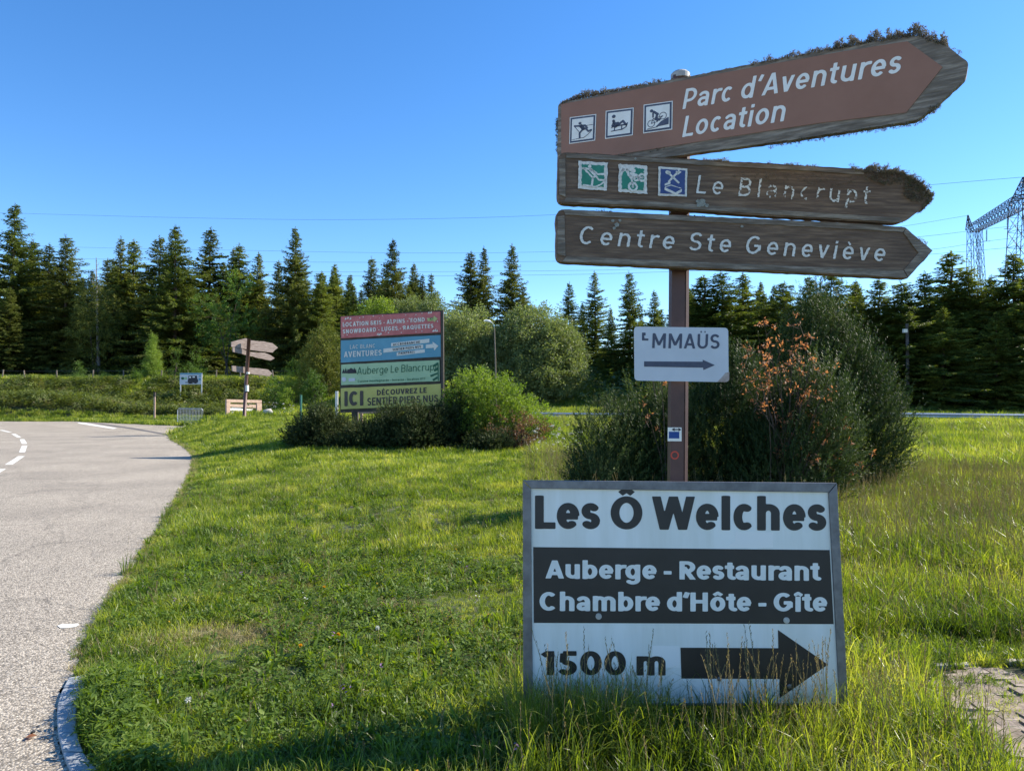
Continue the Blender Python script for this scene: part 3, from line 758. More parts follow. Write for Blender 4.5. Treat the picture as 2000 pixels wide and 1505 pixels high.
# moss
def edge_moss(pl, path, dens, height, size, parent, down=False, thick=.05, jitter=.006):
    P = []; D = []
    for (x0, y0), (x1, y1) in zip(path[:-1], path[1:]):
        A = pl.pt(x0, y0); B = pl.pt(x1, y1); L = np.linalg.norm(B-A); n = int(L*dens*1.9)
        for _ in range(n):
            t = rng.random(); h = height*rng.random()**1.3*(1.5*vnoise(x0+(x1-x0)*t, 0, .11, 3)**1.5+.10)
            up = np.array([0, 0, -1.0 if down else 1.0])
            P.append(A*(1-t)+B*t+up*(h-.004)+pl.n*rng.uniform(-thick, .006)); D.append(up*.8+pl.n*.35)
    V, Q = tufts(P, D, size*.72, 9); return V, Q
def join(parts):
    V = []; Q = []; o = 0
    for v, q in parts: V.append(v); Q.append(q+o); o += len(v)
    return np.vstack(V), np.vstack(Q)
def add_moss(parent, parts):
    V, Q = join(parts); o = link_np('moss', V, Q, M['moss'], parent); o['kind'] = 'stuff'
def face_moss(pl, cx, cy, rx, ry, n, size):
    P = []; D = []
    for _ in range(n):
        r = math.sqrt(rng.random()); a = rng.random()*6.283
        P.append(pl.pt(cx+rx*r*math.cos(a), cy+ry*r*math.sin(a), .004)); D.append(pl.n)
    return tufts(P, D, size*.8, 8)
add_moss(tb, [edge_moss(pl_top, [(1093,205),(1120,190),(1185,178)], 900, .030, .016, tb), edge_moss(pl_top, [(1185,178),(1290,160)], 900, .018, .013, tb),
              edge_moss(pl_top, [(1290,161),(1470,127)], 350, .008, .009, tb), edge_moss(pl_top, [(1466,127),(1640,94)], 900, .026, .015, tb),
              edge_moss(pl_top, [(1630,96),(1720,80),(1790,70),(1850,90)], 1300, .044, .018, tb), edge_moss(pl_top, [(1850,90),(1880,105)], 200, .008, .010, tb),
              edge_moss(pl_top, [(1500,281),(1790,236),(1836,201)], 200, .012, .013, tb, down=True), edge_moss(pl_top, [(1815,212),(1836,200)], 500, .02, .016, tb, down=True),
              edge_moss(pl_top, [(1093,320),(1200,306),(1300,292)], 420, .012, .010, tb), edge_moss(pl_top, [(1087,232),(1087,250)], 900, .01, .014, tb), edge_moss(pl_top, [(1087,250),(1087,300)], 500, .006, .012, tb)])
add_moss(mbd, [edge_moss(pl_mid, [(1375,312),(1425,316)], 800, .018, .012, mbd), edge_moss(pl_mid, [(1500,320),(1600,327)], 450, .014, .012, mbd),
               edge_moss(pl_mid, [(1665,334),(1765,341)], 1500, .040, .017, mbd), edge_moss(pl_mid, [(1762,340),(1822,386),(1800,412)], 1700, .028, .019, mbd),
               face_moss(pl_mid, 1740, 347, 55, 14, 260, .013), face_moss(pl_mid, 1790, 372, 26, 22, 260, .015), face_moss(pl_mid, 1500, 345, 70, 13, 110, .008),
               face_moss(pl_mid, 1620, 350, 60, 14, 80, .008), edge_moss(pl_mid, [(1100,300),(1360,312)], 200, .006, .009, mbd)])
add_moss(lbd, [edge_moss(pl_low, [(1165,411),(1195,413)], 500, .010, .010, lbd), edge_moss(pl_low, [(1355,422),(1380,423)], 500, .010, .010, lbd), edge_moss(pl_low, [(1795,466),(1812,477)], 600, .012, .010, lbd)])
def lichen(pl, parent, spots):
    for cx, cy, r in spots:
        mb = MB(); k = 16; pts = [pl.pt(cx+r*(1+.35*rng.normal()*.6)*math.cos(a), cy+r*.85*(1+.35*rng.normal()*.6)*math.sin(a), .0085) for a in np.linspace(0, 6.28, k, endpoint=False)]
        mb.add(pts, [tuple(reversed(range(k)))]); mb.build('lichen_spot', M['lichen'], parent)
lichen(pl_mid, mbd, [(1369,398,9),(1362,394,4),(1379,402,4),(1240,311,2.5)])
lichen(pl_low, lbd, [(1196,432,3),(1204,440,5),(1210,431,3),(1199,446,3.5),(1448,443,3)])
# -- EMMAÜS plate
pl_em = Plane(at(1239, 690, 3.835), at(1423, 690, 3.825))
em = pl_em.prism(roundc([(1238.3,637.5),(1422.3,640),(1423.3,746),(1239.3,743)], {0,1,2,3}, 8, 5), .0, -.003).build('white_plate', M['plate'], sp)
pl_em.text("MMAÜS", (1273.6,679.6),(1273.6,650.5),(1405,681.2),(1405,652.5), em, M['navy'], off=.0015, t=.085, k=.9, shear=.04, track=.03, res=36)
z7 = lambda *p: [(1220+a*.2259, 620+b*.2259) for a, b in p]
mbx = pl_em.prism(z7((150,130),(150,198),(204,199),(206,182),(172,180),(168,158),(182,152),(180,130)), .0015, .0005)
mbx.build('peeled_letter', M['navy'], em)
pl_em.prism(z7((168,378),(675,381),(674,364),(780,411),(680,454),(678,433),(168,424)), .0015, .0005).build('printed_arrow', M['navy'], em)
pl_em.prism(roundc(z7((800,556),(835,520),(870,478),(905,470),(904,556)), {4}, 7), .0012, .0004).build('rust_stain', M['rust'], em)
# stickers on the pole
pl_po = Plane(at(1304, 850, 3.8585), at(1330, 850, 3.8585))
st = pl_po.prism([(1304.3,834.2),(1331.2,834.4),(1331.2,861.4),(1304,861)], .0008, -.001).build('trail_sticker', M['panel_white'], sp)
pl_po.prism([(1306.4,842.6),(1326.6,842.6),(1326.6,855.8),(1306.2,855.8)], .0016, .0009).build('blue_rectangle', M['blue_sticker'], st)
pl_po.prism([(1311.5,838.4),(1317.5,835),(1317.5,837.4),(1325,837.4),(1325,835),(1331,838.6),(1325,841.8),(1325,839.6),(1317.5,839.6),(1317.5,841.8)], .0016, .0009).build('black_arrow', M['black_screen'], st)
mb = MB(); o = ringpts(1317.8, 888.5, 8.2, 24)[:-1]; i_ = ringpts(1317.8, 888.5, 5.6, 24)[:-1]
mb.add([pl_po.pt(*p, .0012) for p in o]+[pl_po.pt(*p, .0012) for p in i_], [(k, 24+k, 24+(k+1)%24, (k+1)%24) for k in range(24)])
mb.build('red_ring_mark', M['red_sticker'], sp)

# ------------------------------------------------------------------ big board in front
pb = Plane(at(1022, 1371, 3.45), at(1640, 1371, 3.45), lean=.0875)
pb.p = at(1022, 1371, 3.45)
z3 = lambda *p: [(1000+a*.34, 900+b*.34) for a, b in p]
bs = thing('advertising_board', at(1330, 1420, 3.5)*np.array([1,1,0])+np.array([0,0,.0]), 'large white and black board reading Les Ô Welches in a metal frame, standing in tall grass', 'sign board')
panel = pb.prism([(1036,951),(1618,957),(1641,1372),(1038,1372)], 0, -.006).build('panel', M['panel_white'], bs)
fr = [[(1021,937.4),(1632.4,942.5),(1616.5,961),(1037.5,953.5)], [(1021,938.5),(1037,954.2),(1040.6,1371),(1022,1371.5)], [(1633,943.5),(1654.6,1371),(1638.6,1371),(1617,961.8)], [(1022,1372),(1654.6,1371.8),(1654.8,1376),(1022,1376)]]
for q in fr: pb.prism(q, .012, -.03).build('frame_rail', M['alu'], bs, bevel=.002)
pb.prism([(1041.5,1067.6),(1620.2,1073.4),(1628,1217.9),(1042.5,1215.5)], .0012, .0005).build('black_band', M['black'], panel)
pb.text("Les Ô Welches", (1044.9,1032),(1044.9,967.6),(1613.7,1036),(1613.7,970.5), panel, M['black'], off=.0014, t=.116, k=.86, res=48, X=.79, track=-.035)
pb.text("Auberge - Restaurant", (1064.6,1128.5),(1064.6,1093.4),(1601,1132.8),(1601,1096.6), panel, M['white_paint'], off=.0026, t=.110, k=.86, res=36, X=.78, track=-.035)
pb.text("Chambre d'Hôte - Gîte", (1053.7,1191.5),(1053.7,1155),(1615.4,1193.2),(1615.4,1157), panel, M['white_paint'], off=.0026, t=.110, k=.86, res=36, X=.78, track=-.035)
pb.text("1500 m", (1059.5,1317.5),(1059.5,1270.3),(1299.9,1317.8),(1299.9,1270.6), panel, M['black'], off=.0014, t=.116, k=.86, res=40, X=.79, track=-.02)
pb.prism([(1329,1263.8),(1520.2,1264.8),(1519.2,1229.1),(1617,1296.8),(1522.6,1362.4),(1522.2,1325),(1330.8,1324)], .0014, .0005).build('printed_arrow', M['black'], panel)
pb.prism([(1437,1037.7),(1510,1038.7),(1510,1069),(1420,1068.4),(1436,1056)], .0007, .0002).build('sticker_patch', M['panel_light'], panel)
pb.prism([(1274,1260),(1327,1261),(1329,1303),(1274,1302)], .0007, .0002).build('sticker_patch', M['panel_light'], panel)
for cx, cy in ((1169,1202.6),(1535.5,1210.4),(1404.6,1325),(1541,1339),(1236,1361)):
    r = 6 if cy < 1300 else 4.2
    c = pb.pt(cx, cy, .0035); mb = MB(); e = pb.pt(cx+r, cy, .0035)-c; rad = np.linalg.norm(e)
    mb.tube([c-pb.n*.003, c+pb.n*.002, c+pb.n*.0035], [rad, rad, rad*.5], 14); mb.build('screw', M['concrete'] if cy < 1300 else M['alu'], panel)
for x, in ((1160,),(1520,)):
    a = pb.pt(x, 990, -.05); b = pb.pt(x, 1371, -.05); d = (b-a)/np.linalg.norm(b-a); b = b+d*((b[2]+.2)/max(.1, -d[2]))
    MB().tube([a, b], .022, 8).build('leg', M['alu'], bs)

# ------------------------------------------------------------------ billboard
pq = Plane(at(664, 700, 22.0), at(864, 700, 21.3))
bb = thing('billboard', (at(770, 800, 21.7)[0], 21.75, Z(-3.6, 21.7)), 'timber billboard with red, blue, pale green and yellow banners stacked above dark juniper bushes', 'billboard')
pq.prism([(663.5,617),(865,605),(866,799),(663,806)], -.05, -.10).build('backing_board', M['bb_back'], bb)
z5 = lambda *p: [(650+a*.14622, 600+b*.14622) for a, b in p]
def banner(px, m, label):
    o = pq.prism(wobble(px, 16, .35), 0, -.045).build('banner_board', m, bb); o['label'] = label; return o
b1 = banner(z5((108,125),(1438,58),(1440,335),(110,412)), M['bb_red'], 'red banner reading LOCATION SKIS')
b2 = banner(z5((108,442),(1440,370),(1445,660),(108,740)), M['bb_blue'], 'blue banner reading LAC BLANC AVENTURES')
b3 = banner(z5((112,765),(1425,705),(1428,985),(112,1038)), M['bb_green'], 'pale green banner reading Auberge Le Blancrupt')
b4 = banner(z5((108,1080),(1460,1020),(1462,1305),(108,1362)), M['bb_yellow'], 'yellow banner reading ICI DÉCOUVREZ LE SENTIER PIEDS NUS')
W_ = M['white_worn']
def zt_(txt, a, b, c, d, par, m, **k):
    p = z5(a, b, c, d); return pq.text(txt, *p, par, m, off=.012, **k)
zt_("LOCATION SKIS - ALPINS - FOND", (135,262),(135,203),(1230,192),(1230,135), b1, W_, t=.11, res=20, track=.07)
zt_("SNOWBOARD - LUGES - RAQUETTES", (135,354),(135,297),(1345,274),(1345,220), b1, W_, t=.11, res=20, track=.07)
ar = pq.prism(z5((1265,145),(1350,138),(1350,112),(1402,152),(1355,200),(1350,178),(1268,186)), .012, .003).build('printed_arrow', M['bb_arrow'], b1)
zt_("ICI", (1298,172),(1298,140),(1340,170),(1340,138), b1, M['bb_dgreen'], t=.12, res=14).location.y -= .012
fl = MB()
for cx, cy in ((600,355),(620,362),(640,350),(1340,312),(1365,305),(1390,310),(200,140),(235,148),(170,150),(1280,70),(1310,68)):
    a, b = z5((cx-12, cy+14), (cx+8, cy-16)); c, d = z5((cx+16, cy+10), (cx+4, cy+16))
    fl.add([pq.pt(*a, .012), pq.pt(*d, .012), pq.pt(*c, .012), pq.pt(*b, .012)], [(0,1,2,3)])
fl.build('painted_flowers', W_, b1)['kind'] = 'stuff'
dots = MB()
for _ in range(46):
    cx = rng.uniform(130, 1420); cy = rng.uniform(0, 1); cy = (130-.05*(cx-108))+ (cy*265) ; q = rng.uniform(3, 7)
    p = z5((cx-q,cy-q),(cx+q,cy-q),(cx+q,cy+q),(cx-q,cy+q)); dots.add([pq.pt(*k, .008) for k in reversed(p)], [(0,1,2,3)])
dots.build('painted_snow_dots', W_, b1)['kind'] = 'stuff'
zt_("LAC BLANC", (232,556),(232,503),(570,538),(570,488), b2, W_, t=.07, res=18, track=.10)
zt_("AVENTURES", (150,668),(150,592),(655,640),(655,566), b2, W_, t=.10, res=20, track=.06)
for q in (((780,478),(1290,420),(1290,470),(780,525)), ((678,553),(1208,497),(1208,545),(678,606)), ((855,602),(1230,560),(1230,602),(855,648))):
    pq.prism(z5(*q), .008, .002).build('white_strip', W_, b2)
pq.prism(z5((1245,500),(1335,490),(1335,460),(1412,515),(1355,575),(1350,540),(1245,548)), .012, .003).build('printed_arrow', W_, b2)
zt_("ACCROBRANCHE", (805,516),(805,484),(1165,477),(1165,446), b2, M['black_screen'], t=.10, res=16, track=.06)
zt_("SENTIER PIEDS NUS", (800,582),(800,550),(1180,540),(1180,508), b2, M['black_screen'], t=.10, res=16, track=.06)
zt_("PAINTBALL", (880,632),(880,600),(1100,607),(1100,577), b2, M['black_screen'], t=.10, res=16, track=.06)
zt_("Auberge Le Blancrupt", (325,898),(325,800),(1395,838),(1395,742), b3, M['bb_dgreen'], t=.055, res=22, track=.05, shear=.05)
zt_("Cuisine montagnarde - terrasse - location VTT", (335,1002),(335,972),(1240,966),(1240,936), b3, M['bb_dgreen'], t=.08, res=14, track=.08)
sil = MB()
for cx, w, h in ((145,22,60),(175,20,75),(205,22,62),(290,22,80),(265,20,55),(305,16,60)):
    p = z5((cx-w,880),(cx+w,878),(cx,880-h)); sil.add([pq.pt(*k, .012) for k in p], [(0,1,2)])
for q in (((205,845),(285,842),(285,880),(205,884)), ((195,848),(245,808),(295,842))):
    sil.add([pq.pt(*k, .013+.001*len(q)) for k in reversed(z5(*q))], [tuple(range(len(q)))])
sil.build('painted_inn_and_trees', M['black_screen'], b3)
dd = MB()
for q in (((1340,770),(1400,735),(1405,760),(1350,800)), ((1350,830),(1400,800),(1412,830),(1360,860)), ((1300,905),(1400,870),(1400,890),(1310,930)), ((1330,960),(1400,920),(1400,950),(1345,985)), ((1400,740),(1412,740),(1416,980),(1404,980))):
    dd.add([pq.pt(*k, .014) for k in reversed(z5(*q))], [(0,1,2,3)])
dd.build('painted_flowers', M['bb_dgreen'], b3)['kind'] = 'stuff'
pq.prism([(650+.14622*(150+30*math.cos(a)), 600+.14622*(962+32*math.sin(a))) for a in np.linspace(0, 6.28, 14, endpoint=False)], .012, .003).build('round_logo', M['plate'], b3)
pq.prism(z5((215,948),(300,944),(300,985),(215,990)), .012, .003).build('small_logo', M['plate'], b3)
zt_("ICI", (157,1318),(157,1122),(408,1308),(408,1114), b4, M['black'], t=.13, res=24, track=-.02)
zt_("DÉCOUVREZ LE", (590,1176),(590,1103),(1255,1140),(1255,1069), b4, M['black'], t=.115, res=20, track=.02)
zt_("SENTIER PIEDS NUS", (462,1312),(462,1208),(1408,1258),(1408,1166), b4, M['black'], t=.10, res=22, track=.02)
for px, w in ((690, .19), (838, .19)):
    q = pq.pt(px, 790, -.14); zb = Z(q[0], q[1])-.3; MB().box((q[0], q[1], (zb+q[2]+1.2)/2), (w, .14, q[2]+1.2-zb)).build('post', M['bb_back'] if px < 700 else M['pale_wood'], bb)
q = pq.pt(863.2, 700, -.02); qa = pq.pt(863.2, 606, -.02); qb = pq.pt(864, 797, -.02)
MB().box((q[0], q[1], (qa[2]+qb[2])/2), (.07, .10, qa[2]-qb[2])).build('edge_post', M['bb_back'], bb)
rb = thing('timber_rail', (at(729, 803, 24.5)[0], 24.5, Z(-4.8, 24.5)), 'pale timber rail on short posts seen below the billboard', 'timber rail')
q = at(729, 803, 24.5); MB().box(q, (1.05, .06, .14)).build('rail', M['pale_wood'], rb)
for dx in (-.42, .42): MB().box((q[0]+dx, q[1]+.05, (q[2]+Z(q[0], 24.5))/2-.1), (.09, .07, q[2]-Z(q[0], 24.5)+.2)).build('post', M['pale_wood'], rb)
q = at(657.5, 783, 23.5); wp = thing('marker_board', (q[0], q[1], Z(q[0], q[1])), 'narrow white upright board peeping out left of the yellow banner', 'marker board')
MB().box((q[0], q[1], (q[2]+.33+Z(q[0], q[1])-.2)/2), (.09, .04, q[2]+.33-Z(q[0], q[1])+.2)).build('upright', M['white_paint'], wp)

# ------------------------------------------------------------------ far signpost (left)
D2 = 34.0
z6 = lambda *p: [(300+a*.18, 640+b*.18) for a, b in p]
b0 = at(477.5, 822, D2); zb = Z(b0[0], D2)
fs = thing('signpost', (b0[0], D2, zb), 'dark signpost with three bleached blank arrow boards beside the pale timber stand', 'signpost')
MB().tube([(at(477.3, 811, D2)[0]-.02, D2, zb-.2), at(481.5, 735, D2), at(486.3, 661, D2)], .085, 10).build('pole', M['pole_brown'], fs, smooth=True)
u2 = np.array([.66, .75, 0]); pf = Plane(at(484, 700, D2+.22), at(484, 700, D2+.22)+u2)
for k, q in enumerate((((845,152),(1000,112),(1045,135),(1200,148),(1290,165),(1350,215),(1290,268),(1180,255),(1040,240),(930,220),(845,205)), ((857,212),(960,228),(1040,262),(1200,270),(1270,298),(1312,330),(1270,355),(1150,330),(1040,305),(900,270),(862,262)), ((850,412),(960,420),(1040,432),(1150,440),(1240,452),(1285,495),(1250,525),(1150,512),(1020,495),(900,478),(855,470)))):
    o = pf.prism(wobble(z6(*q), 6, .35), 0.015*k, -.06).build('arrow_board', M['oldsign'], fs)
for q, in (([(480.6,752),(484.6,752),(483.6,764),(479.6,764)],), ([(482.4,726.6),(485.6,726.6),(485.4,730),(482.2,730)],)):
    c = np.mean([at(*p, D2) for p in q], 0); h = abs(at(480, q[0][1], D2)[2]-at(480, q[2][1], D2)[2])
    MB().tube([c-(0,0,h/2), c+(0,0,h/2)], .092, 10).build('sticker', M['white_paint'], fs)
# pale timber stand behind it
q0 = at(441, 812, 36.0); q1 = at(510, 812, 38.0); ps = Plane(q0, q1)
ts = thing('timber_stand', ((q0[0]+q1[0])/2, 36.5, Z(-14, 36.5)), 'pale pinkish timber stand with openings behind the dark far signpost', 'timber stand')
ps.prism(z6((788,775),(1170,785),(1170,815),(788,808)), .03, -.08).build('top_rail', M['pale_wood'], ts, bevel=.01)
for q in (((788,810),(830,811),(824,1010),(790,1010)), ((1118,816),(1170,817),(1170,1000),(1122,1000))): ps.prism(z6(*q), .03, -.08).build('upright', M['pale_wood'], ts)
for q in (((832,826),(1110,834),(1110,868),(832,856)), ((832,870),(1080,880),(1060,905),(832,895)), ((832,930),(1110,930),(1110,1000),(832,1000))): ps.prism(z6(*q), .0, -.05).build('cross_board', M['white_worn'] if q[0][1] == 870 else M['pale_wood'], ts)
ps.prism(z6((860,830),(960,833),(955,990),(860,990)), -.06, -.09).build('back_board', M['plate'], ts)

# ------------------------------------------------------------------ crowd barrier
def barrier():
    d = 47.5; A = at(347, 797.5, d); B = at(396, 798, d-.4); A2 = at(348, 823, d); 
    h = A[2]-A2[2]; u = (B-A); L = np.linalg.norm(u); u /= L
    t = thing('crowd_barrier', ((A[0]+B[0])/2, d, Z(A[0]+.8, d)), 'galvanised steel crowd barrier standing on the grass beyond the road', 'barrier')
    mb = MB(); r = .028; ca = A+u*.08; cb = B-u*.08
    mb.tube([A-(0,0,h), A-(0,0,.1), ca, cb, B-(0,0,.1), B-(0,0,h), A-(0,0,h)], r, 8); mb.build('frame', M['galv'], t)
    lo = A-(0,0,h-.12); MB().tube([lo, lo+u*L], .018, 6).build('lower_rail', M['galv'], t)
    for k in range(1, 17):
        p = A+u*(L*k/17); MB().tube([p-(0,0,.03), p-(0,0,h-.12)], .013, 6).build('bar', M['galv'], t)
    n = np.cross(u, (0,0,1)); n /= np.linalg.norm(n)
    for k in (.2, .86):
        p = A+u*(L*k)-(0,0,h); MB().tube([p-n*.3-(0,0,.16), p-(0,0,.0), p+n*.3-(0,0,.16)], .024, 6).build('foot', M['galv'], t)
barrier()

# ------------------------------------------------------------------ camper banner on the bank
pc = Plane(at(351, 740, 65.3), at(394, 740, 65.0))
cb = thing('camper_banner', (at(372, 757, 65.2)[0], 65.2, Z(-30, 65.2)), 'pale blue banner with a camper van picture on the grassy bank', 'banner')
bp = pc.prism(z6((285,490),(526,490),(522,612),(281,616)), 0, -.03).build('panel', M['plate'], cb)
pc.prism(z6((287,492),(524,492),(524,506),(287,506)), .02, .003).build('blue_strip', M['bb_blue'], bp)
mb = pc.prism(z6((378,520),(470,518),(472,545),(478,572),(380,572)), .02, .003)
mb.build('camper_silhouette', M['black_screen'], bp)
wm = MB()
for cx in (400, 455):
    c = pc.pt(*z6((cx, 574))[0], .02); wm.tube([c-pc.n*.01, c+pc.n*.012], .26, 10)
wm.build('camper_wheel', M['black_screen'], bp)
pc.prism(z6((388,528),(408,528),(408,544),(388,544)), .035, .021).build('camper_window', M['panel_light'], bp)
pc.prism(z6((425,526),(450,526),(450,540),(425,540)), .035, .021).build('camper_window', M['panel_light'], bp)
for cx, m in ((315, 'bb_dgreen'), (348, 'bb_green')):
    pc.prism([z6((cx+17*math.cos(a), 548+15*math.sin(a)))[0] for a in np.linspace(0, 6.28, 12, endpoint=False)], .02, .003).build('round_logo', M[m], bp)
pc.prism(z6((490,515),(512,515),(512,530),(490,530)), .02, .003).build('blue_square', M['bb_blue'], bp)
pc.prism(z6((490,545),(512,545),(512,572),(490,572)), .02, .003).build('blue_square', M['bb_blue'], bp)
for q in (((345,588),(462,586),(462,594),(345,596)), ((375,600),(430,599),(430,606),(375,607))): pc.prism(z6(*q), .02, .003).build('text_line', M['black_screen'], bp)
for px in (352, 393.3):
    q = pc.pt(px, 750, -.06); z0 = Z(q[0], q[1])-.2; zt1 = q[2]+.9; MB().tube([(q[0], q[1], z0), (q[0], q[1], zt1)], .05, 6).build('post', M['galv'], cb)

# ------------------------------------------------------------------ bank fence
bf = thing('wire_fence', (-30, 70, Z(-30, 70)), 'thin wooden posts with wires along the top of the grassy bank', 'fence')
fp = [(-40,738,722),(4,738,724),(49,747,733),(111,745,730),(181,746,735),(242,744,727),(315,745,729),(368,745,732),(422,744,730),(470,745,734),(508,744,736),(535,744,731),(590,744,733),(640,744,731)]
tops = []
for px, yb, yt in fp:
    d = 70.0; a = at(px, yt, d); zb = Z(a[0], d); lean = rng.normal(0, .08)
    MB().tube([(a[0], d, zb-.2), (a[0]+lean, d, max(a[2], zb+.9))], [.07, .06], 6).build('post', M['wood_grey'], bf); tops.append(np.array([a[0]+lean, d, max(a[2], zb+.9)]))
for dz in (-.1, -.5):
    MB().tube([t+(0,0,dz) for t in tops], .008, 4).build('wire', M['wire'], bf)
# stake and others
def stake(px, yt, d, r, label, m, cat='stake', cap=None):
    a = at(px, yt, d); zb = Z(a[0], d); t = thing('stake', (a[0], d, zb), label, cat)
    MB().tube([(a[0], d, zb-.2), (a[0], d, a[2])], r, 8).build('shaft', m, t)
    if cap: MB().tube([(a[0], d, a[2]-.35), (a[0], d, a[2]+.02)], r*1.25, 8).build('head', cap, t)
stake(302.3, 766, 56.5, .075, 'pale wooden stake with a dark head standing below the grassy bank', M['pale_wood'], cap=M['bb_back'])
stake(588, 771, 30, .045, 'thin green metal stake in the grass left of the billboard bushes', M['green_metal'])
# lamp post
a = at(968.3, 740, 37.5); zb = Z(a[0], 37.5)
lp = thing('street_lamp', (a[0], 37.5, zb), 'thin street lamp with a white head between the rounded willows', 'street lamp')
tp = at(965.5, 640, 37.5)
MB().tube([(a[0]+.03, 37.5, zb-.2), at(967.5, 700, 37.5), tp], [.045, .035, .028], 8).build('pole', M['wood_grey'], lp)
MB().tube([tp, tp+(-.06,0,.2), tp+(-.22,-.1,.3)], .022, 6).build('arm', M['green_metal'], lp)
MB().tube([tp+(-.12,-.05,.26), tp+(-.25,-.12,.33), tp+(-.45,-.2,.36), tp+(-.55,-.22,.34)], [.03,.07,.065,.02], 10).build('lamp_head', M['glass'], lp, smooth=True)
# right utility pole
a = at(1774, 791, 40); zb = Z(a[0], 40); b = at(1771.5, 632, 40)
up = thing('utility_pole', (a[0], 40, zb), 'thin dark wooden pole with a small white box before the dark right-hand firs', 'utility pole')
MB().tube([(a[0], 40, zb-.3), b], [.11, .08], 8).build('pole', mat('dark_pole_wood', (.06,.055,.055), (.10,.09,.09), 4, .9), up)
q = at(1767.6, 646, 39.86); MB().box(q, (.22, .14, .2)).build('meter_box', M['white_paint'], up)
# guard rail
gr = thing('guard_rail', (6, 31, Z(6, 31)), 'low galvanised guard rail running behind the tall meadow grass', 'guard rail')
gpts = [at(1030, 804.5, 31.5), at(1141, 806, 31.3), at(1300, 806.5, 31), at(1560, 806, 30.5), at(1765, 805.5, 30), at(1900, 807, 29.6), at(2050, 808.5, 29.2), at(2300, 811, 29)]
for a, b in zip(gpts[:-1], gpts[1:]):
    d = unit(b-a); n = np.array([-d[1], d[0], 0]); mb = MB(); V = []
    prof = [(0,.12),(-.045,.06),(0,0),(-.045,-.06),(0,-.12),(.006,-.12),(-.038,-.06),(.006,0),(-.038,.06),(.006,.12)]
    for e in (a+d*.004, b-d*.004): V += [e-n*u_*-1+(0,0,v_-.12) for u_, v_ in prof]
    P = [(i, (i+1)%10, 10+(i+1)%10, 10+i) for i in range(10)]
    mb.add(V, P); mb.build('rail', M['galv'], gr)
for a, b in zip(gpts[:-1], gpts[1:]):
    for t in (0, .5):
        q = a*(1-t)+b*t; zb = Z(q[0], q[1]); MB().box((q[0], q[1]+.10, (zb-.2+q[2])/2), (.10, .08, q[2]-zb+.2)).build('post', M['galv'], gr)

# ------------------------------------------------------------------ pylon and power lines
def lattice(mb, A, B, wA, wB, n, r=.08, rd=.04):
    """square lattice mast from A to B, widths wA/wB"""
    A = np.array(A, float); B = np.array(B, float); ax_ = unit(B-A); s1 = np.array([1.,0,0]) if abs(ax_[0]) < .8 else np.array([0,1.,0])
    s1 = unit(s1-ax_*np.dot(s1, ax_)); s2 = np.cross(ax_, s1); rings = []
    for i in range(n+1):
        t = i/n; c = A*(1-t)+B*t; w = (wA*(1-t)+wB*t)/2
        rings.append([c+s1*w*a+s2*w*b for a, b in ((-1,-1),(1,-1),(1,1),(-1,1))])
    for k in range(4): mb.tube([rg[k] for rg in rings], r, 4)
    for i in range(n):
        for k in range(4):
            k2 = (k+1)%4
            mb.tube([rings[i][k], rings[i+1][k2]], rd, 3, cap=False); mb.tube([rings[i][k2], rings[i+1][k]], rd, 3, cap=False)
            mb.tube([rings[i][k], rings[i][k2]], rd, 3, cap=False)
DP = 150
lt = at(1898, 448, 158); lg = np.array([lt[0]+.5, 158, 4.0]); rt_ = at(1998, 392, 122); apex = at(1999, 346, 122)
py_ = thing('electricity_pylon', (at(1950, 500, 140)[0], 140, 4), 'steel lattice portal pylon rising above the firs at the right edge', 'pylon')
mb = MB(); lattice(mb, lg, lt, 3.0, 1.3, 12, .08, .04); lattice(mb, lg+(2.6,0,0), lt+(1.6,0,0), 1.4, .9, 12, .07, .035); mb.build('left_mast', M['pylon'], py_)
mb = MB(); lattice(mb, lt+(-.5,0,0), at(1890.5, 420, 158), 1.1, .1, 4, .09, .05); mb.build('earth_wire_peak', M['pylon'], py_)
mb = MB(); lattice(mb, lt+(.4,0,.2), rt_, 1.7, 2.2, 16, .075, .045); mb.build('crossbeam', M['pylon'], py_)
mb = MB(); lattice(mb, np.array([at(1970,520,122)[0], 122, 4.0]), rt_+(-.3,0,0), 2.5, 2.4, 12, .085, .045); mb.build('right_mast', M['pylon'], py_)
mb = MB(); lattice(mb, np.array([at(2040,520,122)[0], 122, 4.0]), rt_+(1.6,0,0), 2.5, 2.0, 12, .085, .045); mb.build('right_mast', M['pylon'], py_)
mb = MB(); lattice(mb, rt_, apex, 2.6, .15, 6, .10, .05); mb.build('earth_wire_peak', M['pylon'], py_)
for x, y0, y1, d in ((1927, 449, 471, 148), (1968, 423, 447, 133)):
    mb = MB(); a = at(x, y0, d); b = at(x, y1, d); k = 9
    for i in range(k): c = a*(1-i/k)+b*(i/k); mb.tube([c, c-(0,0,.12)], [.18, .10], 8)
    mb.tube([a, b], .05, 4); mb.tube([b-(.7,0,0), b+(.7,0,0)], .06, 4); mb.build('insulator', M['pylon'], py_)
